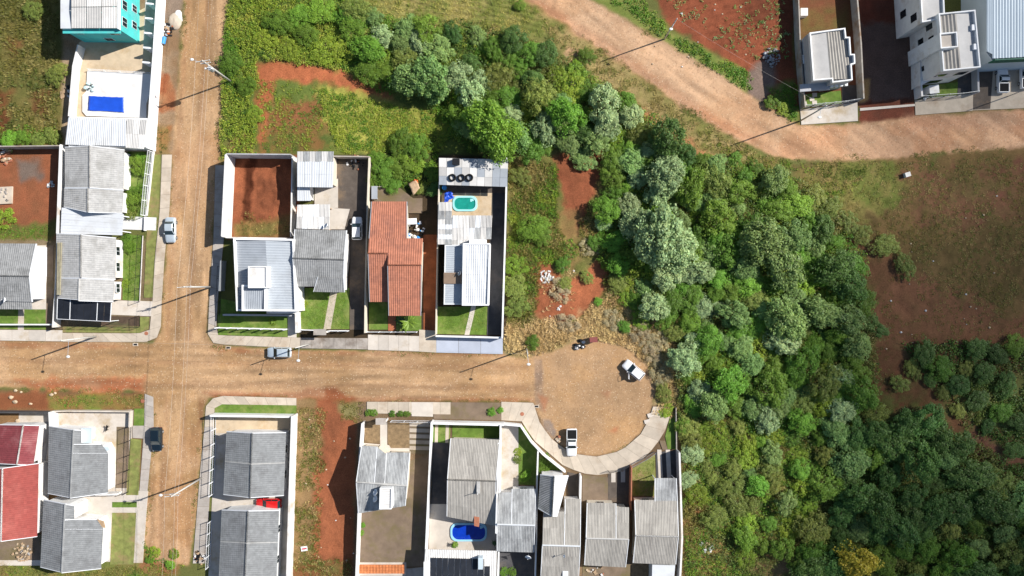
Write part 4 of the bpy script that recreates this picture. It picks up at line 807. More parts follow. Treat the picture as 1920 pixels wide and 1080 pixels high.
for p in ((173, 806), (173, 830)): MB().obox(P(*p), .15, .15, 0, 2.748).build('post', MT['white'], o)
# --- twin grey houses
def twin(label, W, ridgept, E, mid):
    (w0, w1), (r0, r1), (e0_, e1_) = W, ridgept, E; L2 = lambda a, b: (a[0]+(b[0]-a[0])*mid, a[1]+(b[1]-a[1])*mid)
    o = house(label, [(r0, r1, w1, w0, 4.6, 3.0), (r1, r0, e0_, e1_, 4.6, 3.1)], 'tiled', 'white2', course=.36)
    for a, b in ((L2(w0, w1), L2(r0, r1)), (L2(e0_, e1_), L2(r0, r1))): MB().tube(P(*a, 3.12), P(*b, 4.72), .09, n=4).build('party_ridge', MT['tilep'], o)
    return o
twin('upper of the twin grey gabled houses above the red car', ((425, 809), (419, 927)), ((473, 812), (469, 933)), ((536, 811), (532, 929)), .48)
twin('lower of the twin grey gabled houses below the red car', ((416, 956), (410, 1095)), ((465, 958), (459, 1098)), ((523, 957), (518, 1096)), .43)
# --- lower row
o = house('weathered L-shaped roof house beside the vacant red lot', [((668, 904), (702, 906), (707, 838), (678, 836), 4.8, 3.2), ((702, 906), (721, 907), (724, 852), (707, 838), 4.8, 3.2, dict(nowin=1, ins=(0, .4, 0, 0), ze1=3.55, nofascia=1)), ((721, 907), (763, 911), (768, 850), (725, 849), 4.78, 3.3), ((668, 904), (763, 911), (760, 948), (672, 962), 4.8, 3.3)], 'fibreg', 'cream', pitch=.3, amp=.027, course=1.1, camp=.015, rmat='tilep')
tb = slab_block(o, [(712, 915), (735, 915), (734, 955), (711, 955)], 5.9, 'white2', 'fibre', .35, .15)
V, F_ = corr(*[dz(tb[i], 5.7) for i in (0, 3, 2, 1)], .25, .03, 0, 0, .02); MB().add(V, F_).build('tank_roof', MT['sheetp'], o)
o = house('large pale corrugated gable house above the blue pool', [((839, 899), (930, 902), (937, 825), (845, 822), 4.7, 3.1), ((839, 899), (930, 902), (929, 985), (838, 968), 4.7, 2.9)], 'fibre', 'cream', pitch=.3, amp=.028, course=1.6, camp=.012)
MB().seg(P(935, 830, 3.2), P(933, 925, 3.2), .25, 0, 3.3).build('party_wall', MT['white2'], o); MB().seg(P(932, 926, 4.3), P(930, 1000, 4.3), .25, 0, 4.4).build('party_wall', MT['white2'], o)
MB().obox(P(897, 912, 4.5), .55, 2.2, 4.3, 4.75).build('roof_hatch', MT['tilep'], o)
MB().tube(P(896, 922, 4.3), P(896, 922, 4.3)+Vector((0, 0, 1.6)), .05).build('vent_pipe', MT['whitem'], o)
MB().prism([tuple(v.to_2d()) for v in PP([(889, 968), (899, 970), (898, 988), (889, 986)], 3.2)], 0, 3.2).build('chimney', MT['brick'], o)
o = thing('rear_building', 'low rear building with black pool-heating mats on its roof', 'building', P(860, 1040))
MB().prism([tuple(v.to_2d()) for v in PP([(806, 1036), (930, 1036), (930, 1130), (802, 1130)])], 0, 3.0).build('wall', MT['white2'], o)
V, F_ = corr(P(797, 1030, 3.1), P(931, 1033, 3.1), P(930, 1130, 3.6), P(790, 1130, 3.6), .3, .04, 0, 0); MB().add(V, F_).build('roof', MT['sheetp'], o)
for k in range(10):
    xa, xb = 808+k*11.2, 808+k*11.2+9.6; t = 1062 if k == 9 else 1046+k*.3
    MB().prism([tuple(v.to_2d()) for v in PP([(xa, t), (xb, t), (xb-.6, 1120), (xa-.8, 1120)], 3.4)], [3.32, 3.32, 3.7, 3.7], [3.36, 3.36, 3.74, 3.74]).build('heating_mat', MT['solar'], o)
MB().obox(P(901, 1056, 4.2), .75, 1.9, 3.2, 4.4).build('water_box', MT['metalb'], o)
MB().box(P(795, 1052, 3).x, P(800, 1130, 3).y, 0, P(806, 1052, 3).x, P(800, 1052, 3).y, 3.5).build('side_parapet', MT['white2'], o)
house('narrow weathered gable house right of the blue pool', [((959, 984), (1003, 985), (1004, 917), (960, 917), 4.5, 3.0, dict(ins=(0, .4, .15, .15))), ((932, 983), (959, 984), (960, 924), (935, 924), 4.5, 3.16, dict(ins=(0, .4, .15, .15), nofascia=1)), ((932, 983), (1003, 985), (1001, 1035), (932, 1033), 4.5, 3.1)], 'fibreg', 'white', pitch=.3, amp=.028, course=1.6, camp=.012, rmat='metalw')
o = house('gable house whose front wing has one dark and one white slope', [((1058, 1023), (1088, 1024), (1089, 936), (1060, 936), 4.6, 3.0, dict(ins=(0, .4, 0, .3))), ((1017, 1022), (1058, 1023), (1060, 960), (1019, 960), 4.6, 3.45, dict(noridge=1, nofascia=1, ins=(0, .4, .3, 0))), ((1017, 1022), (1088, 1024), (1084, 1100), (1013, 1100), 4.6, 2.9)], 'fibre', 'white', pitch=.3, amp=.028, course=1.6, camp=.012, rmat='metalw')
house('', [((1039, 893), (1035, 968), (1009, 953), (1013, 890), 4.9, 3.7, dict(mat='tile', pitch=.3, amp=.04)), ((1035, 968), (1039, 893), (1066, 892), (1045, 968), 4.9, 3.8, dict(mat='metalw', nowin=1))], 'tile', 'white', course=0, o=o)
for k in range(3): MB().obox(P(1057+k*3.4, 1077, 4), .3, .8, 3.2, 3.7).build('vent_block', MT['whitem'], o)
house('tan corrugated gable house with wheel strips in front', [((1099, 1009), (1155, 1010), (1155, 944), (1101, 943), 4.6, 3.1, dict(noridge=1)), ((1155, 1010), (1179, 1011), (1179, 952), (1156, 951), 4.6, 3.25, dict(noridge=1, nofascia=1)), ((1099, 1009), (1179, 1011), (1173, 1063), (1096, 1059), 4.6, 3.1)], 'fibre', 'cream', pitch=.3, amp=.028, course=1.6, camp=.012, rmat='sheetp')
o = house('rightmost tan gable house of the row with a porch roof', [((1192, 1004), (1272, 1006), (1270, 938), (1190, 938), 4.6, 3.1), ((1228, 940), (1270, 940), (1268, 897), (1228, 897), 3.15, 2.8, dict(noridge=1, open=1, mat='fibreg')), ((1192, 1004), (1272, 1006), (1267, 1058), (1187, 1055), 4.6, 3.1)], 'fibre', 'cream', pitch=.3, amp=.028, course=1.6, camp=.012, rmat='sheetp')
MB().prism([tuple(v.to_2d()) for v in PP([(1223, 1059), (1266, 1060), (1262, 1110), (1222, 1110)], 2.7)], 0, 2.7).build('rear_annex', MT['metalw'], o)
# --- upper right
o = thing('box_house', 'grey box house with white parapets beside the dirt road', 'house', P(1540, 180))
inn = slab_block(o, [(1518, 61), (1585, 52), (1587, 69), (1594, 69), (1596, 101), (1603, 101), (1604, 119), (1597, 121), (1599, 150), (1561, 155), (1560, 148), (1525, 151)], 5.0, 'greywall', 'metalg', .7, .2)
rq = [P(x, y, 4.75) for x, y in ((1549, 60), (1558, 150), (1598, 149), (1584, 56))]
V, F_ = corr(P(1549, 60, 4.7), P(1584, 56, 4.45), P(1597, 148, 4.45), P(1557, 149, 4.7), .5, .06, 0, 0, .03); MB().add(V, F_).build('metal_roof', MT['fibre'], o)
V, F_ = corr(P(1557, 149, 4.7), P(1549, 60, 4.7), P(1520, 64, 4.45), P(1527, 149, 4.45), 0, 0, 0, 0, .03); MB().add(V, F_).build('metal_roof', MT['sheetp'], o)
b = MB(); b.prism([tuple(v.to_2d()) for v in PP([(1500, 158), (1556, 154), (1556, 168), (1500, 172)], 2.9)], 2.7, 2.9); b.build('porch_slab', MT['greywall'], o)
p = P(1545, 152, 5); window(o, Vector((p.x, p.y-.02, 0)), (1, -.1), 1.4, 1., 2.2, 'blackm', .08); window(o, Vector((P(1520, 100, 5).x, P(1520, 100, 5).y, 0)), (.08, -1), 1.4, 1., 2.2, 'whitem', .08)
for k in range(4): MB().obox(P(1560+k*9, 161-k, 3), .45, .5, 2.7, 3.05).build('bracket', MT['white2'], o)
o = thing('white_building', 'white three-level building with black windows beside the warehouse', 'building', P(1740, 150))
inn = slab_block(o, [(1760, 25), (1829, 18), (1839, 126), (1769, 133)], 8.0, 'white', 'metalg', .7, .2)
a, b_, c_, d_ = inn; m1 = a.lerp(b_, .5); m2 = d_.lerp(c_, .5)
V, F_ = corr(dz(a, 7.45), dz(m1, 7.75), dz(m2, 7.75), dz(d_, 7.45), .5, .06, 0, 0, .03); MB().add(V, F_).build('metal_roof', MT['fibre'], o)
V, F_ = corr(dz(m2, 7.75), dz(m1, 7.75), dz(b_, 7.45), dz(c_, 7.45), 0, 0, 0, 0, .03); MB().add(V, F_).build('metal_roof', MT['sheetp'], o)
tb = slab_block(o, [(1762, 62), (1795, 59), (1797, 88), (1764, 91)], 8.7, 'white2', 'concp', .5, .2); MB().prism([tuple(v.to_2d()) for v in tb], 7.5, 8.25).build('tank_floor', MT['concp'], o)
for y in (52, 88): MB().obox(P(1824+(y-52)*.1, y, 7.7), .5, .9, 7.4, 7.9).build('air_unit', MT['whitem'], o)
wp = [P(1760, 25, 8), P(1769, 133, 8)]
for t, z0, z1, wd in ((.12, 4.6, 6.2, 1.1), (.3, 2.2, 3.6, 1.1), (.36, 5.0, 6.3, 1.), (.78, 2.2, 3.2, .8)):
    p = wp[0].lerp(wp[1], t); window(o, Vector((p.x, p.y, 0)), wp[1]-wp[0], wd, z0, z1, 'blackm', .05)
wq = [P(1769, 133, 8), P(1839, 126, 8)]
for t, z0, z1, wd in ((.2, 4.8, 6., 1.6), (.4, .8, 2.4, 2.2), (.75, 4.6, 6.2, 1.6)):
    p = wq[0].lerp(wq[1], t); window(o, Vector((p.x, p.y, 0)), wq[1]-wq[0], wd, z0, z1, 'blackm', .05)
inn = slab_block(o, [(1723, -60), (1768, -60), (1772, 34), (1729, 42)], 7.3, 'white', 'concp', .5, .2); MB().prism([tuple(v.to_2d()) for v in inn], 6.7, 6.95).build('flat_roof', MT['sheetp'], o)
wp = [P(1723, -60, 7.3), P(1729, 42, 7.3)]
for t, z0 in ((.82, 4.4), (.62, 1.6)):
    p = wp[0].lerp(wp[1], t); window(o, Vector((p.x, p.y, 0)), wp[1]-wp[0], 1.2, z0, z0+1.6, 'blackm', .05)
b = MB(); b.prism([tuple(v.to_2d()) for v in PP([(1724, 60), (1764, 50), (1770, 140), (1726, 160)], 2.6)], -.05, 2.6); b.build('low_wing', MT['white'], o)
o = thing('warehouse', 'warehouse with a large pale blue metal roof at the top right edge', 'warehouse', P(1870, 110))
MB().prism([tuple(v.to_2d()) for v in PP([(1854, -60), (2010, -60), (2010, 104), (1866, 111), (1855, 96)], 6.8)], -.05, 6.2).build('wall', MT['metalb'], o)
MB().seg(P(1866, 111.5, 6.8), P(2010, 104.5, 6.8), .25, 5.2, 6.75).build('green_fascia', MT['green'], o)
b = MB()
for k in range(14):
    xa, xb = 1850+k*11, 1850+k*11+10.6
    yb = 96+14*min(1, (k+.5)/1.2)
    V, F_ = corr(P(xa, -60, 7.3), P(xb, -60, 7.3), P(xb, yb-k*.55, 6.9), P(xa, (96 if k == 0 else yb)-k*.55, 6.9), .34, .03, 0, 0, .05); MB().add(V, F_).build('roof_sheet', MT['metalb'], o)
# ------------------------------------------------------------------ vehicles
def local(name, label, cat, loc, rz=0., group=None, sc=None):
    o = thing(name, label, cat, loc, group); o.rotation_euler = (0, 0, rz); ORG[o.name] = Vector((0, 0, 0))
    if sc: o.scale = sc
    return o
def car(label, px, py, deg, kind, mat, L=4.1, W=1.75, Hh=1.5, opendoor=False, name='parked_car', cat='car'):
    p = P(px, py, .8); p.z = 0.005; o = local(name, label, cat, p, math.radians(deg)); pm = MT[mat] if isinstance(mat, str) else mat
    hb = Hh*.62; pk = kind == 'pickup'
    st = [(-.5, .80, .42, hb*.78), (-.485, .92, .34, hb*.92), (-.43, .985, .24, hb*.985), (-.25, 1, .2, hb), (0, 1, .2, hb), (.17, 1, .2, hb*1.0), (.3, .99, .22, hb*.93), (.42, .95, .26, hb*.84), (.475, .86, .34, hb*.74), (.5, .72, .42, hb*.62)]
    if pk: st = [(-.5, .95, .45, hb*.95), (-.49, .98, .4, hb)]+[(a, b_, c, hb if a < .1 else d) for a, b_, c, d in st[3:]]
    V = []; F_ = []; prof = [(.0, 0), (.86, 0), (.97, .1), (1., .35), (1., .68), (.965, .88), (.86, .985), (.5, 1.02), (0, 1.04)]
    ring = [(-a, b_) for a, b_ in prof[::-1]]+[(a, b_) for a, b_ in prof[1:-1]]; m = len(ring)
    for x, wf_, zb, zt in st:
        for a, b_ in ring: V.append((x*L, a*wf_*W/2, zb+(zt-zb)*b_))
    for i in range(len(st)-1):
        for j in range(m): F_.append((i*m+j, (i+1)*m+j, (i+1)*m+(j+1) % m, i*m+(j+1) % m))
    F_ += [tuple(range(m)), tuple(range((len(st)-1)*m, len(st)*m))[::-1]]
    if pk: pass
    body = MB().add(V, F_).build('body', pm, o, smooth=True)
    G = dict(hatch=(.215, .03, -.40, -.475), sedan=(.2, .05, -.22, -.35), suv=(.22, .07, -.43, -.485), pickup=(.2, .075, -.06, -.12))[kind]
    xf, xt, xr, xb = [g*L for g in G]; wb, wt = W*.46, W*.375; zb, zt = hb*.97, Hh
    cv = [(xb, -wb, zb), (xf, -wb, zb), (xf, wb, zb), (xb, wb, zb), (xr, -wt, zt-.03), (xt, -wt, zt-.05), (xt, wt, zt-.05), (xr, wt, zt-.03), ((xr+xt)/2, -wt, zt), ((xr+xt)/2, wt, zt)]
    cb = MB().add(cv, [(0, 1, 5, 8, 4), (1, 2, 6, 5), (2, 3, 7, 9, 6), (3, 0, 4, 7), (4, 8, 9, 7), (8, 5, 6, 9)]).build('cabin', pm, o); bevel(cb, .07, 3)
    def pane(nm, a, b_, c, d, mat_='glasscar', off=.02):
        a, b_, c, d = [Vector(v) for v in (a, b_, c, d)]; n = (b_-a).cross(d-a).normalized(); ctr = (a+b_+c+d)/4
        if n.dot(ctr-Vector(((xb+xf)/2, 0, zb))) < 0: n = -n
        q = [v+(ctr-v)*.06 for v in (a, b_, c, d)]; t = MB(); t.add([v+n*off for v in q]+[v-n*.02 for v in q], [(0, 1, 2, 3), (7, 6, 5, 4), (0, 4, 5, 1), (1, 5, 6, 2), (2, 6, 7, 3), (3, 7, 4, 0)]); return t.build(nm, MT[mat_], o)
    c_ = [Vector(v) for v in cv]; k = .9
    pane('windscreen', c_[1]*.97+c_[5]*.03, c_[2]*.97+c_[6]*.03, c_[6], c_[5]); pane('rear_window', c_[0]*.8+c_[4]*.2, c_[3]*.8+c_[7]*.2, c_[7], c_[4])
    for lo0, lo1, hi0, hi1 in ((c_[0], c_[1], c_[4], c_[5]), (c_[3], c_[2], c_[7], c_[6])):
        for u0, u1 in (((.06, .5), (.53, .95)) if not pk else ((.08, .95),)):
            a = lo0.lerp(lo1, u0).lerp(hi0.lerp(hi1, u0), .15); b_ = lo0.lerp(lo1, u1).lerp(hi0.lerp(hi1, u1), .15); c2 = hi0.lerp(hi1, u1).lerp(lo0.lerp(lo1, u1), .12); d = hi0.lerp(hi1, u0).lerp(lo0.lerp(lo1, u0), .12)
            pane('side_window', a, b_, c2, d)
    for s_ in (-1, 1):
        MB().ball((L*.465, s_*W*.33, hb*.66), .14, .17, .08).build('headlight', MT['head'], o, smooth=True)
        MB().obox((-L*.487, s_*W*.37), .08, .22, hb*.62, hb*.86).build('taillight', MT['tail'], o)
        MB().ball((xf-.18, s_*(W*.5+.06), hb+.08), .08, .11, .08).build('mirror', pm, o, smooth=True)
        for x in (-.3, .31):
            c = Vector((x*L, s_*(W*.5-.12), .31)); wl = MB().tube(c-Vector((0, .1, 0)), c+Vector((0, .12 if s_ > 0 else .12, 0)), .31, n=16).build('wheel', MT['rubber'], o)
            MB().tube(c+Vector((0, s_*.09, 0)), c+Vector((0, s_*.135, 0)), .19, n=10).build('rim', MT['greym'], wl)
    MB().obox((L*.49, 0), .06, W*.6, .35, .5).build('bumper', MT['blackm'], o); MB().obox((-L*.498, 0), .03, .42, .5, .62).build('number_plate', MT['whitem'], o)
    if pk:
        x0, x1, y = -.485*L, -.135*L, W*.47; z0, z1 = hb*.98, hb+.12; b = MB()
        for a in (((x0, -y), (x1, -y)), ((x0, y), (x1, y)), ((x0+.03, -y), (x0+.03, y)), ((x1, -y), (x1, y))): b.seg(Vector((*a[0], 0)), Vector((*a[1], 0)), .09, z0, z1)
        bd = b.build('bed_side', pm, o); MB().box(x0+.08, -y+.06, hb+.02, x1-.06, y-.06, hb+.075).build('bed_liner', MT['rubber'], o)
    if opendoor:
        h = Vector((xf-.45, W*.49, 0)); e = h+Vector((-.75, .85, 0)); d = MB().seg(h, e, .07, .3, hb).build('open_door', pm, o)
        b = MB(); up = Vector((0, 0, 1)); a0, a1 = h+up*hb, e+up*hb; t0, t1 = h.lerp(e, .35)+up*(Hh-.1), h.lerp(e, .95)+up*(Hh-.12)
        for s0, s1 in ((a0, t0), (t0, t1), (t1, a1)): b.tube(s0, s1, .035, n=5)
        b.build('window_frame', pm, d)
    return o
PW, PS = paint('white_car_paint', (.78, .78, .78)), paint('silver_car_paint', (.55, .62, .66), .3, .3)
PB, PR = paint('dark_blue_car_paint', (.008, .016, .024), .12), paint('red_car_paint', (.55, .012, .012))
car('silver saloon car parked facing the crossroads on the left street', 319, 431, -90, 'sedan', PS, 4.3)
car('dark blue car parked half on the lower left pavement', 293, 824, -90, 'hatch', PB, 4.1, 1.78, 1.55)
car('silver hatchback parked along the horizontal street', 523, 661, 180, 'hatch', PS, 4.1)
car('white hatchback on the dark drive beside the red-roofed house', 669, 428, 90, 'hatch', PW, 3.9)
car('white hatchback with an open door in the turning circle', 1188, 694, 140, 'hatch', PW, 4.0, opendoor=True)
car('white pickup at the turning circle kerb', 1072, 830, -90, 'pickup', PW, 4.7, 1.75, 1.55, name='pickup_truck', cat='pickup')
car('red car between the twin grey houses', 503, 945, 180, 'hatch', PR, 4.4, 1.7, 1.45)
car('white pickup on the forecourt below the blue-roofed warehouse', 1881, 150, 90, 'pickup', PW, 4.3, 1.75, 1.55, name='pickup_truck', cat='pickup')
car('white pickup cut by the right edge of the picture', 1924, 141, 90, 'pickup', PW, 4.5, 1.75, 1.55, name='pickup_truck', cat='pickup')
# ------------------------------------------------------------------ poles and wires
POLE = {}
def pole(key, label, px, py, h, lamp=None, arm=None, trafo=False, r=.17):
    p = P(px, py); o = thing('utility_pole', label, 'utility pole', p); up = Vector((0, 0, 1))
    MB().tube(p-up*.1, p+up*h, r, r*.6, 8).build('shaft', MT['pole'], o, smooth=True); heads = []
    if arm:
        d = Vector((math.cos(arm), math.sin(arm), 0))
        for z, w_ in ((h-.3, 1.1), (h-1.3, .8)):
            ca = MB().seg(p-d*w_, p+d*w_, .1, z-.06, z+.06).build('crossarm', MT['pole'], o)
            for t in (-.95, 0, .95):
                q = p+d*w_*t+up*z; MB().tube(q+up*.06, q+up*.24, .05, .03, 6).build('insulator', MT['whitem'], ca); heads.append(q+up*.24)
    if lamp:
        v = Vector((lamp[0], lamp[1], 0)); a = p+up*(h-1.9); e = a+v+up*.5
        la = MB().tube(a, e, .04, .03, 6).build('lamp_arm', MT['greym'], o); MB().ball(e+v.normalized()*.25, .32, .22, .09).build('lamp_head', MT['lamp'], la, smooth=True)
    if trafo:
        c = p+Vector((.1, -.45, h-3.4)); t = MB().tube(c, c+up*1.1, .36, n=14).build('transformer', MT['greym'], o, smooth=False)
        for k in range(3): MB().tube(c+up*1.1+Vector((.18*(k-1), 0, 0)), c+up*1.4+Vector((.18*(k-1), 0, 0)), .05).build('bushing', MT['whitem'], t)
        for k in range(2): MB().obox(p+Vector((-.5+k*1., -.5, 0)), .22, .22, h-2.6, h-2.2).build('fuse_box', MT['whitem'], o)
    POLE[key] = (p, heads, h); return o
pole('A', 'concrete pole with transformer leaning over the upper left street edge', 433, 153, 10.8, (-2., .55), .15, True)
pole('B', 'concrete pole with crossarms above the crossroads', 396, 538, 9.8, None, .1, False)
pole('C', 'concrete lamp pole on the left pavement beside the crossroads', 181, 631, 9.2, (.2, -2.4), None)
pole('D', 'concrete pole with lamp by the lower left street', 378, 896, 10.4, (-2.1, -.2), .1, False)
pole('E', 'lamp pole behind the silver hatchback on the horizontal street', 584, 644, 8.6, (.0, -1.9), None, r=.13)
pole('F', 'lamp pole in the dry grass before the turning circle', 987, 654, 9.4, (.15, -1.5), None, r=.14)
pole('G', 'lamp pole on the green verge of the upper dirt road', 1246, 73, 8.8, (-.5, -.9), None, r=.14)
pole('H', 'pole at the corner of the grey box house pavement', 1500, 227, 9.8, (-.4, -1.2), None, r=.15)
pole('I', 'short pole on the warehouse forecourt', 1889, 181, 6., None, None, r=.1)
def wire(label, a, b, sag=.5, r=.014, group='overhead wires'):
    b_ = MB(); n = 14; pts = [Vector(a).lerp(Vector(b), i/n)-Vector((0, 0, sag*4*(i/n)*(1-i/n))) for i in range(n+1)]
    for p, q in zip(pts, pts[1:]): b_.tube(p, q, r, n=3, caps=False)
    return b_.build('overhead_wire', MT['concg'], label=label, cat='wire', group=group)
NA, NB, ND = (POLE[k][1] for k in 'ABD'); hi = lambda s: [s[0], s[2], s[4]]
for i, (a, b_) in enumerate(zip(hi(NA), hi(NB))):
    side = ('left', 'right', 'lower')[i]
    wire(f'{side} overhead wire from the transformer pole down to the crossroads pole', a, b_); wire(f'{side} overhead wire from the crossroads pole to the lower street pole', b_, hi(ND)[i])
    wire(f'{side} overhead wire from the transformer pole off the top edge', a, a+Vector((.6+i*.1, 24, 0))); wire(f'{side} overhead wire from the lower street pole off the bottom edge', hi(ND)[i], hi(ND)[i]+Vector((-1., -20, 0)))
tp = lambda k: POLE[k][0]+Vector((0, 0, POLE[k][2]-.2))
wire('thin wire over the street from the left lamp pole to the silver hatchback lamp pole', tp('C'), tp('E'), .8, .011); wire('thin wire over the street between the two right-hand lamp poles', tp('E'), tp('F'), .8, .011)
wire('thin wire from the left lamp pole off the left edge', tp('C'), tp('C')+Vector((-26, .8, 0)), .6, .011); wire('thin wire along the verge between the two dirt-road poles', tp('G'), tp('H'), .6, .011)
# ------------------------------------------------------------------ roof things, pools, rubbish
def torus(c, R, r, n=24, m=10):
    V = []; F_ = []
    for i in range(n):
        a = 2*math.pi*i/n
        for j in range(m):
            b_ = 2*math.pi*j/m; k = R+r*math.cos(b_); V.append((c.x+k*math.cos(a), c.y+k*math.sin(a), c.z+r*math.sin(b_)))
    for i in range(n):
        for j in range(m): F_.append((i*m+j, ((i+1) % n)*m+j, ((i+1) % n)*m+(j+1) % m, i*m+(j+1) % m))
    return MB().add(V, F_)
for k, x in enumerate((848, 865, 880)):
    torus(P(x, 333-(k == 1)*-.5, 3.15), .5, .15).build('tyre', MT['rubber'], smooth=True, label=('left', 'middle', 'right')[k]+' of the three tyres lying on the flat roof', cat='tyre', group='tyres on the flat roof')
o = thing('water_tank', 'small black tank box on the flat roof with the tyres', 'tank', P(853, 302, 3.05)); MB().obox(P(855, 303, 3.6), 1.15, .95, 3.05, 3.75).build('tank_body', MT['blackm'], o); MB().obox(P(855, 303, 3.6), 1.2, 1.0, 3.752, 3.8).build('lid', MT['blackm'], o)
def dish(label, px, py, z, az, R=.55, mat='whitem', stand=.8):
    p = P(px, py, z+stand); o = local('satellite_dish', label, 'satellite dish', p-Vector((0, 0, stand))); prof = [(R*t, .28*R*t*t*2) for t in (0.001, .25, .5, .75, 1.)]
    b = MB(); b.lathe((0, 0, 0), prof, 18); rot = Matrix.Rotation(az, 4, 'Z') @ Matrix.Rotation(math.radians(50), 4, 'Y')
    b.v = [tuple(rot @ Vector(v)+Vector((0, 0, stand))) for v in b.v]; d = b.build('reflector', MT[mat], o, smooth=True); d.modifiers.new('t', 'SOLIDIFY').thickness = .02
    MB().tube((0, 0, -.1), (0, 0, stand), .035).build('mast', MT['greym'], o); f = rot @ Vector((0, 0, R*1.1))+Vector((0, 0, stand))
    MB().tube(rot @ Vector((R*.9, 0, R*.45))+Vector((0, 0, stand)), f, .02).build('feed_arm', MT['greym'], d); MB().ball(f, .06).build('feed_horn', MT['whitem'], d)
dish('upper white satellite dish on the weathered L-shaped roof', 706, 924, 4.2, 2.6); dish('lower white satellite dish on the weathered L-shaped roof', 706, 936, 4., 2.6)
dish('white satellite dish at the eave of the narrow weathered gable house', 991, 1042, 2.4, -1.9); dish('white satellite dish on the leftmost grey roof', 11, 563, 3.4, 2.9, .5)
dish('white satellite dish on the lean-to roof', 613, 424, 3., 2.6, .45); dish('dark satellite dish on the brown slab of the tyre-roof house', 863, 513, 3.6, 2.8, .4, 'greym', .5)
dish('small white antenna on the two-tone gable house roof', 1059, 1043, 4.1, 2.8, .25, 'whitem', 1.4)
def pool(label, c, sx, sy, water, rim, z=.16):
    p = P(*c); o = thing('swimming_pool', label, 'swimming pool', p)
    def rr(w_, h_, r): return [(p.x+a*(w_/2-r)+r*math.cos(t), p.y+b_*(h_/2-r)+r*math.sin(t)) for a, b_, t0 in ((1, 1, 0), (-1, 1, .5), (-1, -1, 1), (1, -1, 1.5)) for t in [math.pi*(t0+k/12) for k in range(0, 7)]]
    a, b_ = rr(sx, sy, min(sx, sy)*.36), rr(sx-.62, sy-.62, min(sx, sy)*.32); m = MB(); n = len(a); pr = [(a, .0), (a, z+.1), (b_, z+.14), (b_, 0.)]; V = []
    for ring, zz in pr: V += [(x, y, zz) for x, y in ring]
    m.add(V, [(k*n+i, k*n+(i+1) % n, (k+1)*n+(i+1) % n, (k+1)*n+i) for k in range(3) for i in range(n)]); m.build('rim', rim, o, smooth=False)
    MB().add([(x, y, z+.02) for x, y in b_], [tuple(range(n))]).build('water', water, o)
    for k in range(2): MB().obox(p+Vector((sx/2-.75-k*.3, sy/2-.6-k*.12, 0)), .3, .5, z+.03, z+.06+.0*k).build('step', rim, o)
    return o
def watermat(n_, c):
    m, n, b, N, L = nodes(n_); g = N('ShaderNodeNewGeometry').outputs['Position']; L(mix(N, L, ramp(N, L, noise(N, L, g, 1.5), .3, .7), tuple(x*.75 for x in c), c), b.inputs['Base Color']); b.inputs['Roughness'].default_value = .06
    bp = N('ShaderNodeBump'); bp.inputs['Strength'].default_value = .35; L(noise(N, L, g, 3.5), bp.inputs['Height']); L(bp.outputs[0], b.inputs['Normal']); return m
pool('small teal pool with a pale turquoise rim beside the blue tarp', (872, 382), 4.2, 2.6, watermat('teal_water', (.015, .30, .235)), M('turquoise_rim', (.35, .72, .72), .5, .05, 1))
pool('deep blue oval pool with a light blue rim', (879, 997), 6.2, 3.1, watermat('blue_water', (.004, .04, .42)), M('blue_rim', (.32, .62, .80), .5, .05, 1))
tarp_sheet('crumpled blue tarpaulin beside the teal pool', [(834, 362), (846, 358), (852, 372), (833, 380)], .9, 'tarp', .1, 9, .12, seed=4)
o = thing('water_barrel', 'light blue plastic barrel above the blue tarp by the teal pool', 'barrel', P(834, 353, 0)); MB().tube(P(834, 353, .1), P(834, 353, .1)+Vector((0, 0, 1)), .38, n=14).build('drum', MT['tarp2'], o); MB().tube(P(834, 353, .1)+Vector((0, 0, 1.002)), P(834, 353, .1)+Vector((0, 0, 1.05)), .4, n=14).build('lid', MT['tarp2'], o)
rr_ = random.Random(77)
def heap(name, label, cat, c, R, n, mats, s=(.1, .35), seed=0, hz_=.5, base=0., part='piece', flat=False):
    r = random.Random(seed); p = P(*c); o = thing(name, label, cat, p+Vector((0, 0, base)))
    for k in range(n):
        a = r.uniform(0, 6.28); d = R*math.sqrt(r.random()); q = p+Vector((d*math.cos(a), d*math.sin(a), 0)); s_ = r.uniform(*s); z = base+hz_*(1-d/R)*r.random(); m = MT[r.choice(mats)]
        if flat and r.random() < .6: MB().obox(q, s_*2, s_*1.1, z, z+.06+.1*r.random(), r.uniform(0, 3)).build(part, m, o)
        else: MB().ball((q.x, q.y, z+s_*.4), s_, s_*r.uniform(.6, 1), s_*r.uniform(.45, .8), 8, 5, .5, r).build(part, m, o)
    return o
heap('rubbish_bags', 'black and white rubbish bags piled at the top of the turning circle', 'rubbish', (1087, 647), .85, 9, ['rubber', 'rubber', 'rubber', 'blackm', 'trash'], (.28, .48), 5, .5, part='bag')
for k, (x, y) in enumerate(((1085, 648), (1092, 650))): p = P(x, y); MB().ball((p.x, p.y, .75), .25, .2, .2, 8, 5, .3).build('white_bag', MT['trash'], smooth=True, label=('left', 'right')[k]+' white bag on the black rubbish bags', cat='bag')
o = thing('waste_bin', 'maroon raised waste bin beside the rubbish bags', 'waste bin', P(1110, 640))
MB().obox(P(1113, 637, 1.2), 1.25, .8, .55, 1.25, .05).build('bin_box', MT['maroonbox'], o); MB().obox(P(1113, 637, 1.2), 1.32, .86, 1.252, 1.3, .05).build('lid', MT['maroonbox'], o)
for sx in (-.5, .5):
    for sy in (-.3, .3): q = P(1113, 637, 1.2)+Vector((sx, sy, 0)); MB().obox(q, .07, .07, 0, .548).build('leg', MT['blackm'], o)
heap('clothes_pile', 'pale green cloth heap with a black bucket on the white pool deck', 'heap', (172, 165), .8, 10, ['pale', 'pale', 'pale', 'blackm'], (.15, .4), 8, .5, .35)
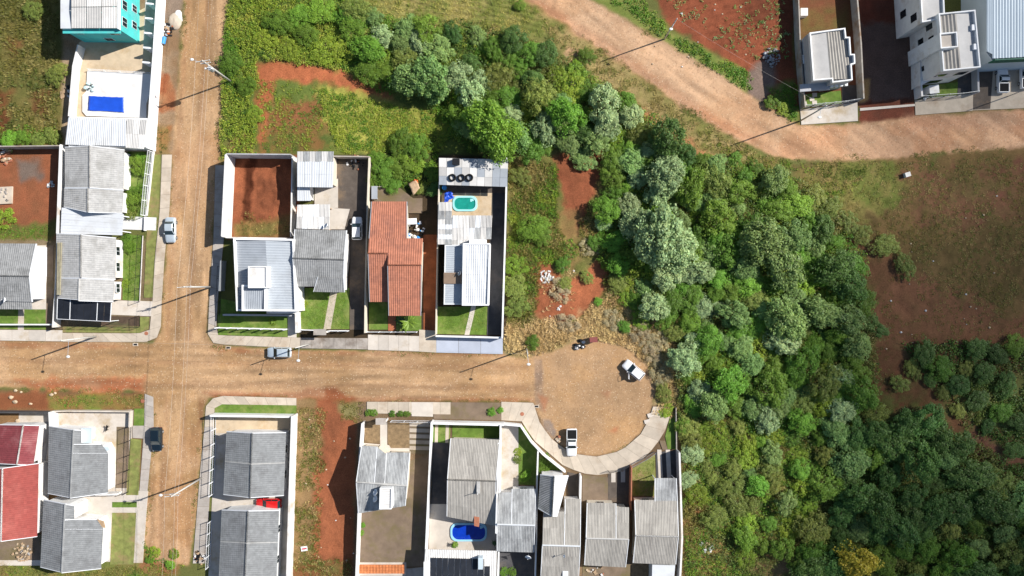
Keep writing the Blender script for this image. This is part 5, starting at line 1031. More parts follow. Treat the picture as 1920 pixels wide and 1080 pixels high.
o = thing('sand_pile', 'pale sand pile with a plaster crust by the upper left street edge', 'sand pile', P(331, 36)); q = P(329, 40)
MB().ball((q.x, q.y, 0), 1.15, 1.5, .5, 20, 9, .12).build('sand_mound', MT['conc'], o, smooth=True); q = P(334, 33); MB().ball((q.x, q.y, 0), .75, 1.3, .34, 16, 8, .2).build('plaster_crust', MT['concw'], o, smooth=True)
for k in range(7): q = P(rr_.uniform(322, 340), rr_.uniform(24, 50)); MB().ball((q.x, q.y, .12), .22, .17, .13, 8, 5, .4).build('lump', MT['concp'], o)
heap('scrap_heap', 'black and white scrap heap above the blue barrel by the street wall', 'scrap', (317, 55), 1.2, 26, ['blackm', 'trash', 'blackm', 'greym', 'wood', 'rubber', 'orange'], (.12, .36), 6, .7, flat=True)
o = thing('water_barrel', 'blue barrel lying against the street wall by the scrap heap', 'barrel', P(309, 77)); MB().tube(P(308, 79)+Vector((0, -.4, .35)), P(309, 75)+Vector((.15, .4, .35)), .32, n=14).build('drum', MT['tarp2'], o); MB().tube(P(308, 79)+Vector((0, -.45, .35)), P(308, 79)+Vector((0, -.402, .35)), .3, n=12).build('lid', MT['greym'], o)
heap('rubbish_heap', 'orange and black rubbish heap at the lower street corner', 'rubbish', (378, 1045), 1.2, 22, ['blackm', 'rubber', 'orange', 'wood', 'trash'], (.15, .42), 9, .6, flat=True)
heap('junk_heap', 'white junk heap with a blue item in the red-roofed house yard', 'junk', (775, 432), 1.9, 46, ['trash', 'trash', 'trash', 'whitem', 'tarp2', 'wood', 'rubber'], (.14, .42), 12, .8, .05, flat=True)
o = thing('white_table', 'white table top in the junk yard of the red-roofed house', 'table', P(772, 415)); MB().obox(P(772, 415, .9), 1.7, 1.0, .84, .9, .05).build('table_top', MT['white2'], o)
for sx in (-.7, .7):
    for sy in (-.35, .35): q = P(772, 415, .9)+Vector((sx, sy, 0)); MB().obox(q, .06, .06, 0, .838).build('leg', MT['whitem'], o)
heap('rubble_pile', 'white rubble pile in the overgrown plot, upper one', 'rubble', (1025, 518), 1.1, 40, ['rubble', 'trash'], (.1, .3), 2, .25, flat=True); heap('rubble_pile', 'small white rubble pile in the overgrown plot, lower one', 'rubble', (1049, 577), .5, 14, ['rubble'], (.1, .22), 5, .2)
heap('junk_heap', 'white junk on the bare ground right of the house row', 'junk', (1322, 1025), 1.2, 20, ['trash', 'white2', 'trash', 'blackm', 'wood'], (.15, .4), 7, .4, .1, flat=True)
heap('rubble_pile', 'grey gravel heap beside the dark shade near the grey box house', 'gravel', (1447, 108), 1.6, 60, ['gstone', 'gstone', 'greym'], (.1, .3), 4, .5); heap('rubble_pile', 'tan kerb rubble behind the white pickup', 'rubble', (1047, 822), .6, 9, ['stone', 'brick', 'concp'], (.15, .35), 4, .2, flat=True)
heap('debris_pile', 'timber offcuts beside the white wall left of the pool deck', 'timber', (128, 172), 1.3, 14, ['wood', 'trash', 'blackm', 'wood'], (.2, .5), 4, .4, flat=True); heap('debris_pile', 'dark debris in the yard above the white hatchback on the drive', 'debris', (668, 303), 1.6, 24, ['blackm', 'brick', 'wood', 'trash', 'rubber'], (.1, .3), 4, .3, flat=True)
heap('debris_pile', 'white scrap beside the wall shadow in the left dirt yard', 'scrap', (97, 345), .7, 12, ['trash', 'greym'], (.1, .3), 4, .2, flat=True); heap('debris_pile', 'building scraps below the tan corrugated gable house', 'scrap', (1115, 1072), 1.8, 26, ['trash', 'brick', 'wood', 'stone'], (.1, .3), 5, .2, .05, flat=True)
heap('brushwood_pile', 'straw and brushwood pile below the brick-red roof', 'brushwood', (42, 1035), 1.6, 40, ['wood', 'stone', 'gstone'], (.1, .3), 6, .5, .06, flat=True)
for k, (x, y, s_) in enumerate([(22, 745, .42), (29, 753, .4), (97, 740, .36), (104, 737, .24), (58, 757, .28), (40, 735, .22), (30, 732, .3), (34, 789, .4)]):
    p = P(x, y); MB().ball((p.x, p.y, s_*.3), s_, s_*.75, s_*.5, 9, 6, .4).build('stone_block', MT['stone'], label=['larger pale stone left of the pair on the lower left verge', 'second pale stone of the pair on the lower left verge', 'pale stone at the start of the grassy verge', 'small pale stone touching the one by the grassy verge', 'small tan stone between the verge stones', 'tiny pale stone near the street edge at lower left', 'pale stone nearest the street at lower left', 'tan stone at the foot of the maroon-roofed yard'][k], cat='stone', group='stones on the lower left verge')
rr = random.Random(5)
for k in range(60):                                     # loose pale stones on bare soil
    x, y = rr.choice([(rr.uniform(565, 665), rr.uniform(770, 1060)), (rr.uniform(1005, 1080), rr.uniform(500, 610)), (rr.uniform(1700, 1900), rr.uniform(330, 640)), (rr.uniform(1660, 1860), rr.uniform(540, 760)), (rr.uniform(1210, 1400), rr.uniform(5, 130))])
    p = P(x, y); s_ = rr.uniform(.1, .24); zz = gz(p.x, p.y)
    reg = 'on the vacant red lot' if x < 700 else 'on the bare soil of the overgrown plot' if x < 1100 else 'on the red field beside the dirt road' if y < 140 else 'on the bare field at right'
    MB().ball((p.x, p.y, zz+s_*.2), s_, s_*.8, s_*.55, 6, 4, .4, rr).build('loose_stone', MT[rr.choice(['stone', 'rubble', 'stone'])], label='small loose pale stone '+reg, cat='stone', group='loose stones '+reg)
MB().obox(P(1699, 328), .9, .75, -.1, .6, .3).build('concrete_block', MT['concw'], label='white concrete block lying in the field at right', cat='block')
o = thing('sale_sign', 'white board with a red stripe lying in the vacant red lot', 'sign', P(571, 1028)); MB().obox(P(571, 1028), 1.1, .8, .15, .2, .15).build('board', MT['white2'], o); MB().obox(P(571, 1028), .85, .22, .202, .212, .15).build('red_stripe', MT['redsign'], o)
for s_ in (-.4, .4): MB().obox(P(571, 1028)+Vector((s_, 0, 0)), .06, .7, 0, .148, .15).build('batten', MT['wood'], o)
# stacked clay roof tiles
o = thing('tile_stack', 'stack of orange clay roof tiles on a pale slab', 'tile stack', P(715, 1065)); b = MB()
for row in range(3):
    for k in range(31):
        c = P(675+k*2.75, 1060+row*5.6); b.tube(c+Vector((0, .24, .3)), c+Vector((0, -.22, .36)), .115, n=6)
b.build('tile_rows', MT['clay'], o, kind='stuff'); MB().prism([tuple(v.to_2d()) for v in PP([(672, 1054), (762, 1054), (762, 1078), (672, 1078)])], 0, .16).build('slab', MT['concp'], o)
yard('pavement', [(668, 1074), (808, 1062), (800, 1110), (666, 1110)], MT['concg'], .1)
# manhole covers, drains
for k, (x, y, z, lb) in enumerate([(275, 625, .13, 'round rusty manhole cover at the corner by the crossroads'), (268, 752, .12, 'round manhole cover in the lower left verge'), (979, 776, .13, 'round manhole cover before the curved white wall')]):
    p = P(x, y); MB().tube((p.x, p.y, z-.05), (p.x, p.y, z+.012), .33, n=18).build('manhole_cover', MT['brick'], label=lb, cat='manhole')
for k, (x, y, lb) in enumerate([(254, 646, 'storm drain in the street near the corner pavement'), (428, 652, 'storm drain before the white picket fence'), (434, 757, 'storm drain above the twin houses verge'), (1006, 762, 'dark storm drain hole by the turning circle')]):
    p = P(x, y); o = thing('storm_drain', lb, 'drain', p); MB().obox(p, .9, .5, -.05, .035).build('frame', MT['conc'], o); MB().obox(p, .6, .28, .0, .045).build('grate', MT['blackm'], o)
# small structures in the yards
heap('brick_pile', 'brick scraps and boards in the upper corner of the left dirt yard', 'bricks', (12, 290), 1.6, 26, ['brick', 'trash', 'wood', 'concp'], (.15, .45), 3, .6, flat=True)
o = thing('concrete_slab', 'square concrete slab with block scraps in the left dirt yard', 'slab', P(10, 367)); MB().prism([tuple(v.to_2d()) for v in PP([(-20, 352), (25, 350), (24, 382), (-20, 384)])], 0, .3).build('slab_body', MT['conc'], o)
for k in range(9): q = P(rr.uniform(0, 22), rr.uniform(354, 380)); MB().obox(q, .35, .2, .3, .5, rr.uniform(0, 3)).build('block', MT['concg'], o)
o = thing('chicken_coop', 'small pale frame hutch beside the tan wall', 'hutch', P(702, 360)); MB().obox(P(702, 361, 1.), 1.0, 2.2, .9, 1.0).build('roof', MT['metalg'], o)
for sx in (-.4, .4):
    for sy in (-1, 1): q = P(702, 361, 1.)+Vector((sx, sy, 0)); MB().obox(q, .08, .08, 0, .898).build('post', MT['whitem'], o)
tarp_sheet('tan board with orange cloth on the terrace behind the red-roofed house', [(766, 345), (780, 338), (788, 352), (775, 366)], .7, 'wood', .02, 5, .06, 'loose_board', 3, 'board')
MB().seg(P(700, 352), P(728, 350), .12, 0, .75).build('terrace_edging', MT['concp'], label='pale curved edging of the brown terrace', cat='edging')
heap('orange_cloth', 'orange cloth on the terrace behind the red-roofed house', 'cloth', (778, 343), .5, 6, ['orange'], (.15, .35), 3, .3, .35)
MB().obox(P(1503, 27), 1.2, 1.3, 0, 1.1).build('cement_box', MT['concw'], label='white box in the yard above the grey box house', cat='box')
for k, (x, y) in enumerate(((1527, 178), (1522, 186), (1527, 193), (1508, 195))): MB().obox(P(x, y), .8, .65, 0, .12, .1*k).build('stepping_stone', MT['concp'], label=('topmost', 'second', 'third', 'leftmost')[k]+' pale stepping stone on the lawn of the grey box house', cat='stepping stone', group='stepping stones on the box house lawn')
o = thing('pool_slide', 'small white gate shelter before the white three-level building', 'shelter', P(1752, 168)); MB().obox(P(1752, 167, 2.2), 1.6, 1.4, 2.1, 2.2, .1).build('roof', MT['white2'], o)
o.name = 'gate_shelter'; ORG['gate_shelter'] = ORG['pool_slide']
for s_ in (-.7, .7): MB().obox(P(1752, 167, 2.2)+Vector((s_, 0, 0)), .12, 1.2, 0, 2.098, .1).build('side_wall', MT['white2'], o)
heap('furniture_heap', 'white garden furniture behind the white building gate', 'furniture', (1733, 177), .8, 8, ['white2', 'trash'], (.2, .4), 3, .3, .1, flat=True)
# the black dog
def dog(label, px, py, deg):
    p = P(px, py); o = local('dog', label, 'dog', p+Vector((0, 0, .07)), math.radians(deg)); me = bpy.data.meshes.new('dog_body')
    V = [(0, 0, .52), (.28, 0, .54), (.42, 0, .66), (.52, 0, .78), (.68, 0, .74), (-.25, 0, .53), (-.36, 0, .56), (-.52, 0, .66), (-.6, .03, .78)]
    E = [(0, 1), (1, 2), (2, 3), (3, 4), (0, 5), (5, 6), (6, 7), (7, 8)]; R = [.125, .15, .1, .1, .05, .12, .09, .03, .018]
    for s_ in (-1, 1):
        n = len(V); V += [(.3, s_*.1, .36), (.28+.05*s_, s_*.1, .2), (.3+.06*s_, s_*.1, .03), (.35+.06*s_, s_*.1, .02)]; E += [(1, n), (n, n+1), (n+1, n+2), (n+2, n+3)]; R += [.06, .038, .03, .028]
        n = len(V); V += [(-.25-.03*s_, s_*.1, .36), (-.37-.05*s_, s_*.1, .2), (-.34-.05*s_, s_*.1, .03), (-.28-.05*s_, s_*.1, .02)]; E += [(5, n), (n, n+1), (n+1, n+2), (n+2, n+3)]; R += [.08, .04, .03, .028]
        n = len(V); V += [(.49, s_*.07, .9)]; E += [(3, n)]; R += [.03]
    me.from_pydata(V, E, []); me.materials.append(MT['dog']); b = link('body', me, o); b.parent = o
    sk = b.modifiers.new('skin', 'SKIN'); sk.use_smooth_shade = True
    for i, r in enumerate(R): me.skin_vertices[0].data[i].radius = (r, r)
    me.skin_vertices[0].data[0].use_root = True; b.modifiers.new('sub', 'SUBSURF').render_levels = 2
dog('black dog standing on the concrete courtyard', 204, 802, 75)
# ------------------------------------------------------------------ trees and shrubs
LEAF = dict(
 pale=leafmat('pale_silvery_leaves', (.33, .435, .19), .28), midpale=leafmat('grey_green_leaves', (.235, .36, .105), .32),
 bright=leafmat('bright_green_leaves', (.20, .37, .045), .36), mid=leafmat('mid_green_leaves', (.155, .27, .035), .36),
 dark=leafmat('dark_green_leaves', (.10, .19, .042), .32), olive=leafmat('olive_leaves', (.25, .30, .065), .34),
 yellow=leafmat('golden_flowers', (.46, .35, .04), .25), lime=leafmat('yellow_green_leaves', (.28, .39, .045), .38), dry=leafmat('dry_brown_leaves', (.44, .36, .20), .2))
def leaves_np(pos, nrm, size, asp, rng, cup=0.):
    n = len(pos); up = rng.normal(size=(n, 3)); t = np.cross(nrm, up); t /= np.linalg.norm(t, axis=1, keepdims=True)+1e-9; b = np.cross(nrm, t)
    s = size[:, None]; a = asp
    q = np.stack([pos-t*s, pos+b*s*a, pos+t*s, pos-b*s*a], 1).reshape(-1, 3)
    return q, np.arange(n*4).reshape(-1, 4)
def crown(seed, R, Hc, nlobe, nleaf, leaf, lobe=(.32, .5), flat=.75, asp=.62, spread=.75, fill=.12):
    r = np.random.RandomState(seed); cs = []; rs = []
    for k in range(nlobe):
        a = r.uniform(0, 2*np.pi); d = spread*np.sqrt(r.uniform(0, 1)) if k else 0.; rr_ = r.uniform(*lobe)*R
        z = Hc*(.42+.5*math.sqrt(max(0, 1-(d*1.05)**2))*r.uniform(.65, 1.05)); cs.append((R*d*math.cos(a), R*d*math.sin(a), z-rr_*flat*.6)); rs.append(rr_)
    cs = np.array(cs); rs = np.array(rs); w_ = rs**2; ix = r.choice(nlobe, nleaf, p=w_/w_.sum())
    dv = r.normal(size=(nleaf, 3)); dv[:, 2] = np.abs(dv[:, 2])*.9+.1*r.normal(size=nleaf); dv /= np.linalg.norm(dv, axis=1, keepdims=True)
    rad = rs[ix]*(1.06-.5*r.rand(nleaf)**1.8+.085*r.normal(size=nleaf))
    pos = cs[ix]+dv*rad[:, None]*np.array([1, 1, flat]); nrm = dv*.75+np.array([0, 0, .55])+r.normal(size=(nleaf, 3))*.42; nrm /= np.linalg.norm(nrm, axis=1, keepdims=True)
    nf = int(nleaf*.15); a = r.uniform(0, 2*np.pi, nf); d = np.sqrt(r.rand(nf)); zz = Hc*(.38+.52*np.sqrt(np.clip(1-(d*.98)**2, 0, 1))*r.uniform(.55, 1.12, nf)); wv = 1+.22*np.sin(a*3+seed)+.13*np.sin(a*7+seed*2)
    pos[:nf] = np.stack([R*d*wv*np.cos(a), R*d*wv*np.sin(a), zz], 1)      # loose sprays between the clumps
    q, f = leaves_np(pos, nrm, leaf*r.uniform(.55, 1.3, nleaf), asp, r)
    tint = np.repeat((r.uniform(.72, 1.28, nleaf)*(.86+.28*r.rand(nlobe))[ix]), 4); hue = np.repeat(r.uniform(-.1, .1, nleaf), 4)
    K = np.stack([tint*(1+hue), tint, tint*(1-hue*.8)], 1); return q, f, K
def trunk_mb(seed, R, Hc, r0=.16):
    r = random.Random(seed); b = MB(); z1 = Hc*.45; b.tube((0, 0, -.2), (.06*R, .03*R, z1), r0, r0*.7, 7)
    for k in range(5):
        a = k*1.26+r.uniform(-.3, .3); d = R*r.uniform(.35, .6); m = Vector((d*.45*math.cos(a), d*.45*math.sin(a), z1+(Hc-z1)*.3)); e = Vector((d*math.cos(a), d*math.sin(a), Hc*.78)); s = Vector((.05*R, .02*R, z1*.95))
        b.tube(s, m, r0*.5, r0*.35, 5); b.tube(m, e, r0*.35, r0*.12, 5)
        for j in range(2): b.tube(m.lerp(e, .4), m.lerp(e, .4)+Vector((r.uniform(-.5, .5)*R*.6, r.uniform(-.5, .5)*R*.6, Hc*.18)), r0*.2, r0*.06, 4)
    return b
PROTO = {}
def proto(key, kinds, n, R, Hc, nlobe, nleaf, leaf, **kw):
    for i in range(n):
        q, f, K = crown(hash_(key)+i*17, R, Hc, nlobe, nleaf, leaf, **kw); me = bpy.data.meshes.new('crown_'+key)
        o = np_mesh('crown', q, f, K, LEAF[kinds]); m = o.data; bpy.data.objects.remove(o)
        tb = trunk_mb(hash_(key)+i, R, Hc); tm = bpy.data.meshes.new('trunk_'+key); tm.from_pydata([tuple(v) for v in tb.v], [], tb.f); tm.materials.append(MT['bark'])
        PROTO.setdefault(key, []).append((m, tm, R, Hc))
def hash_(s): return sum(ord(c)*(i+3) for i, c in enumerate(s)) % 1000
proto('pale', 'pale', 5, 3.4, 5.6, 40, 5200, .165, lobe=(.10, .30), asp=.8, spread=.95)
proto('midpale', 'midpale', 5, 3.2, 5.4, 38, 5200, .155, lobe=(.10, .30), asp=.7, spread=.92)
proto('bright', 'bright', 4, 3.4, 5.8, 42, 6200, .145, lobe=(.1, .28), asp=.7, spread=.88)
proto('mid', 'mid', 5, 3., 5., 40, 5200, .14, lobe=(.1, .28), asp=.55, spread=.95)
proto('dark', 'dark', 5, 3., 5.2, 38, 5200, .15, lobe=(.11, .3), asp=.55, spread=.9)
proto('olive', 'olive', 4, 2.6, 4., 40, 4000, .135, lobe=(.1, .26), asp=.45, spread=1.)
proto('lime', 'lime', 4, 2.4, 2.6, 40, 3800, .13, lobe=(.1, .27), asp=.5, spread=1., flat=.6)
proto('yellow', 'yellow', 1, 3.2, 5.4, 30, 5600, .15, lobe=(.14, .3), asp=.8)
proto('dry', 'dry', 2, 2.2, 2.2, 26, 2300, .2, lobe=(.1, .26), asp=.16, spread=1., flat=.6)
LOOK = dict(pale='pale silvery', midpale='grey-green', bright='bright green', mid='mid-green', dark='dark green', olive='olive', lime='yellow-green', yellow='golden-flowered', dry='withered brown')
LM = [('the house with tyres on its roof', 888, 320), ('the white hatchback with an open door', 1188, 694), ('the transformer pole', 433, 153), ('the grey box house', 1530, 180), ('the bend of the dirt road', 1430, 290), ('the rightmost house of the row', 1250, 950), ('the white concrete block', 1699, 328), ('the rubbish bags', 1087, 647), ('the upper dirt-road lamp pole', 1246, 73), ('the bottom right corner', 1920, 1080), ('the bare red ground at right', 1660, 560), ('the striped field at the top', 830, 20), ('the white junk beside the house row', 1322, 1025), ('the blue-tarp pool', 200, 195), ('the red dirt patch at top', 620, 150), ('the right picture edge at mid height', 1920, 700), ('the golden-flowered tree', 1605, 1064), ('the right end of the curved pavement', 1262, 764)]
TREES = []
def tree(px, py, rad, kind, hf=1., shrub=False, label=None):
    TREES.append((px, py, rad, kind, hf, shrub, label))
for t in [(715, 66, 25, 'pale'), (752, 82, 22, 'midpale'), (785, 78, 26, 'pale'), (772, 145, 36, 'midpale', 1.2), (805, 138, 38, 'midpale', 1.3), (850, 140, 34, 'pale', 1.2), (880, 172, 34, 'pale', 1.2), (905, 150, 26, 'pale'), (925, 240, 52, 'bright', 1.45), (902, 215, 34, 'bright', 1.2), (935, 275, 34, 'bright', 1.2), (970, 255, 30, 'midpale', 1.1), (1010, 175, 34, 'olive', 1.2), (1000, 150, 22, 'dark'), (1020, 240, 32, 'pale', 1.1), (960, 210, 22, 'pale'), (1062, 215, 36, 'bright', 1.3), (1050, 190, 20, 'midpale'), (1095, 250, 22, 'dark'), (1135, 195, 38, 'pale', 1.2), (1140, 235, 32, 'pale'), (1185, 215, 26, 'pale'), (1255, 255, 38, 'dark', 1.2), (1230, 280, 28, 'pale'), (1200, 250, 24, 'olive'), (1250, 325, 42, 'pale', 1.2), (1235, 360, 30, 'pale'), (1195, 330, 24, 'pale'), (1240, 445, 58, 'pale', 1.3), (1195, 420, 36, 'pale', 1.1), (1275, 470, 44, 'pale', 1.2), (1250, 515, 34, 'pale', 1.1), (1180, 385, 26, 'pale'), (1318, 508, 26, 'pale', 1.2), (1455, 338, 28, 'midpale', 1.1), (1290, 290, 20, 'dark'), (1345, 340, 34, 'olive'), (1300, 350, 34, 'mid'), (1440, 452, 46, 'midpale', 1.2), (1490, 440, 34, 'midpale', 1.1), (1475, 500, 40, 'midpale', 1.1), (1400, 500, 30, 'midpale'), (1350, 410, 36, 'mid'), (1365, 470, 34, 'mid'), (1230, 575, 32, 'pale', 1.1), (1285, 680, 32, 'pale'), (1300, 650, 28, 'pale'), (1330, 640, 30, 'bright'), (1380, 590, 30, 'midpale'), (1480, 600, 40, 'midpale', 1.1), (1470, 640, 34, 'pale'), (1540, 585, 34, 'midpale', 1.1), (1595, 600, 34, 'midpale'), (1610, 650, 28, 'midpale'), (1570, 500, 36, 'dark', 1.1), (1600, 540, 34, 'dark'), (1545, 430, 26, 'dark'), (1620, 735, 34, 'mid'), (1340, 760, 30, 'midpale'), (1370, 720, 34, 'bright'), (1450, 730, 36, 'mid'), (1510, 680, 34, 'mid'), (1550, 720, 34, 'olive'),
          (1735, 868, 38, 'dark', 1.3), (1655, 960, 36, 'dark', 1.2), (1620, 935, 34, 'dark', 1.1), (1670, 895, 28, 'dark'), (1650, 815, 28, 'dark'), (1700, 800, 32, 'dark'), (1765, 820, 30, 'dark'), (1715, 930, 28, 'dark'), (1755, 960, 30, 'dark'), (1470, 1030, 24, 'mid'), (1430, 1025, 16, 'mid'), (1500, 1055, 22, 'mid'), (1525, 1035, 26, 'mid'), (1612, 1058, 38, 'yellow', 1.2), (1475, 945, 22, 'midpale')]: tree(t[0], t[1], t[2]*(.8 if t[3] == 'pale' else .9), *t[3:])
ZT = [([(640, 5), (760, 45), (900, 58), (1000, 78), (1070, 130), (1190, 190), (1280, 275), (1130, 275), (1060, 262), (980, 285), (870, 250), (760, 130), (690, 95)], 27, (17, 28), ['mid', 'mid', 'bright', 'midpale', 'olive', 'dark', 'lime']),
      ([(1150, 290), (1280, 285), (1440, 345), (1500, 360), (1545, 420), (1600, 490), (1625, 600), (1600, 670), (1640, 740), (1560, 830), (1470, 790), (1300, 760), (1275, 640), (1190, 560), (1130, 440), (1140, 340)], 24, (13, 27), ['mid', 'bright', 'mid', 'midpale', 'bright', 'pale', 'olive', 'bright', 'lime', 'mid', 'midpale']),
      ([(1280, 770), (1440, 800), (1560, 850), (1500, 1000), (1400, 1060), (1370, 950), (1290, 880)], 26, (12, 22), ['olive', 'lime', 'mid', 'lime', 'midpale', 'olive', 'bright']),
      ([(1560, 830), (1660, 770), (1780, 800), (1860, 890), (1960, 930), (1960, 1110), (1540, 1110), (1500, 1000)], 34, (17, 36), ['dark', 'dark', 'mid', 'dark', 'mid', 'midpale', 'olive'])]
rg = random.Random(21)
def inside(x, y, pg):
    c = False
    for (ax, ay), (bx, by) in zip(pg, pg[1:]+pg[:1]):
        if (ay > y) != (by > y) and x < (bx-ax)*(y-ay)/(by-ay)+ax: c = not c
    return c
for pg, sp, (ra, rb), kinds in ZT:
    xa, xb = min(p[0] for p in pg), max(p[0] for p in pg); ya, yb = min(p[1] for p in pg), max(p[1] for p in pg); miss = 0
    while miss < 400:
        x, y = rg.uniform(xa, xb), rg.uniform(ya, yb)
        if not inside(x, y, pg) or any((x-t[0])**2+(y-t[1])**2 < ((sp+ (t[2]*.35))*.82)**2 for t in TREES): miss += 1; continue
        tree(x, y, rg.uniform(ra, rb), rg.choice(kinds), rg.uniform(.6, .95)); miss = 0
# shrubs: low, many-stemmed
for t in [(1000, 425, 26, 'bright'), (1015, 440, 18, 'mid'), (1055, 497, 14, 'mid'), (975, 330, 18, 'olive'), (968, 500, 20, 'lime'), (965, 540, 22, 'olive'), (970, 575, 20, 'olive'), (1050, 545, 20, 'dry'), (1058, 532, 13, 'olive'), (1065, 605, 18, 'dry'), (1098, 300, 20, 'midpale'), (1090, 285, 14, 'midpale'), (1105, 465, 16, 'dry'), (1120, 455, 16, 'mid'), (1100, 520, 12, 'olive'), (1122, 565, 8, 'bright'), (998, 642, 13, 'mid'), (1170, 612, 12, 'bright'), (1150, 600, 18, 'dry'), (1200, 625, 20, 'dry'), (1235, 640, 18, 'dry'), (1240, 700, 22, 'dry'), (1225, 660, 18, 'dry'), (1245, 735, 16, 'olive'), (1160, 530, 20, 'olive'), (1150, 490, 18, 'lime'), (1180, 560, 18, 'lime'), (1205, 600, 18, 'lime'), (1250, 770, 12, 'lime'), (1290, 800, 22, 'olive'), (1290, 900, 16, 'pale'), (1300, 850, 20, 'pale'), (1310, 930, 20, 'lime'), (1340, 970, 22, 'olive'),
          (478, 215, 15, 'lime'), (460, 160, 18, 'mid'), (430, 115, 22, 'mid'), (570, 60, 22, 'mid'), (610, 90, 26, 'lime'), (640, 85, 26, 'lime'), (560, 30, 22, 'bright'), (600, 20, 26, 'bright'), (655, 30, 26, 'bright'), (500, 70, 20, 'lime'), (540, 90, 20, 'lime'), (690, 130, 26, 'mid'), (720, 125, 22, 'mid'), (660, 50, 26, 'bright'), (520, 40, 24, 'mid'), (750, 265, 22, 'mid'), (785, 275, 22, 'mid'), (720, 320, 24, 'mid'), (745, 315, 22, 'mid'), (708, 298, 16, 'bright'), (772, 300, 20, 'lime'), (735, 345, 16, 'bright'), (790, 355, 10, 'olive'), (810, 325, 14, 'mid'), (815, 355, 14, 'dark'), (700, 335, 14, 'mid'),
          (255, 310, 17, 'mid'), (257, 296, 12, 'bright'), (246, 378, 19, 'mid'), (254, 358, 14, 'mid'), (242, 398, 13, 'olive'), (243, 462, 12, 'bright'), (236, 448, 10, 'mid'), (234, 532, 7, 'lime'), (0, 410, 20, 'lime'), (938, 769, 6, 'bright'), (922, 773, 8, 'bright'), (985, 893, 11, 'bright'), (971, 848, 7, 'lime'), (970, 862, 8, 'olive'), (1020, 880, 11, 'mid'), (1022, 862, 10, 'mid'), (568, 572, 7, 'lime'), (510, 603, 7, 'lime'), (853, 1022, 6, 'mid'), (678, 1000, 5, 'bright'), (680, 985, 5, 'bright'), (700, 774, 7, 'mid'), (735, 776, 6, 'mid'), (750, 776, 6, 'mid'), (763, 776, 6, 'mid'), (690, 774, 6, 'mid'), (570, 346, 6, 'lime'), (945, 1075, 9, 'mid'), (960, 1073, 8, 'mid'), (325, 1040, 9, 'lime'), (290, 1035, 9, 'lime'), (280, 1050, 8, 'mid'), (318, 1060, 9, 'bright'),
          (1735, 662, 22, 'dark'), (1765, 690, 24, 'mid'), (1835, 655, 20, 'dark'), (1875, 665, 18, 'dark'), (1905, 650, 20, 'mid'), (1850, 700, 20, 'dark'), (1890, 722, 22, 'dark'), (1800, 722, 20, 'dark'), (1770, 735, 14, 'olive'), (1835, 752, 20, 'dark'), (1880, 772, 20, 'mid'), (1915, 790, 20, 'dark'), (1800, 770, 14, 'olive'), (1855, 800, 14, 'dark'), (1905, 845, 18, 'dark'), (1720, 700, 12, 'olive'), (1745, 715, 12, 'dark'), (1815, 690, 14, 'olive'), (1650, 620, 16, 'dark'), (1635, 600, 16, 'dark'), (1690, 720, 16, 'olive'), (1710, 690, 14, 'olive'), (1660, 460, 22, 'olive'), (1620, 440, 18, 'olive'), (1700, 500, 20, 'olive'), (1590, 415, 20, 'olive'), (1530, 370, 22, 'olive'), (1560, 390, 20, 'olive'),
          (1450, 190, 14, 'mid'), (1470, 205, 12, 'lime'), (1290, 300, 12, 'lime'), (1380, 300, 14, 'mid'), (1420, 315, 14, 'mid'), (975, 10, 10, 'mid'), (1100, 105, 16, 'mid'), (15, 262, 16, 'bright'), (40, 258, 14, 'mid'), (70, 262, 14, 'olive'), (95, 255, 14, 'olive'), (110, 130, 14, 'olive'), (100, 145, 16, 'olive'), (60, 20, 18, 'olive')]: tree(*t[:4], .8, True)
GOT = {}
order = []
for i, (px, py, rad, kind, hf, shrub, lb) in enumerate(TREES):
    j = min(range(len(LM)), key=lambda k: (LM[k][1]-px)**2+(LM[k][2]-py)**2); d = (LM[j][1]-px)**2+(LM[j][2]-py)**2
    GOT.setdefault((kind, shrub, j), []).append((d, i))
ORD = ['nearest', 'second nearest', 'third nearest', 'fourth nearest', 'fifth nearest', 'sixth nearest', 'seventh nearest', 'eighth nearest', 'ninth nearest', 'tenth nearest', 'eleventh nearest', 'twelfth nearest', 'thirteenth nearest', 'fourteenth nearest', 'fifteenth nearest', 'sixteenth nearest', 'seventeenth nearest', 'eighteenth nearest', 'nineteenth nearest', 'twentieth nearest']+[f'twenty-{w_} nearest' for w_ in ('first', 'second', 'third', 'fourth', 'fifth', 'sixth', 'seventh', 'eighth', 'ninth')]
LBL = {}
for (kind, shrub, j), l in GOT.items():
    for k, (d, i) in enumerate(sorted(l)): LBL[i] = f"{LOOK[kind]} {'shrub' if shrub else 'tree'}, {ORD[min(k, 28)]} of its colour to {LM[j][0]}"
for i, (px, py, rad, kind, hf, shrub, lb) in enumerate(TREES):
    me, tm, R, Hc = PROTO[kind][rg.randrange(len(PROTO[kind]))]; s = rad/11/R*1.04; sz = s*hf*(.72 if shrub else 1.); sz = min(sz, 1.7)*.86
    h = Hc*sz*.75; p = P(px, py, h); z = gz(p.x, p.y)
    o = thing('shrub' if shrub else 'tree', LBL[i], 'shrub' if shrub else 'tree', (p.x, p.y, z-.05), ('shrubs' if shrub else 'trees')+' of the woodland and plots'); ax_ = rg.uniform(.82, 1.22); o.scale = (s*ax_, s/ax_, sz); o.rotation_euler = (0, 0, rg.uniform(0, 6.28))
    for nm, m in ((('stems' if shrub else 'trunk'), tm), ('foliage' if shrub else 'crown', me)):
        c = bpy.data.objects.new(nm, m); COL.objects.link(c); c.parent = o
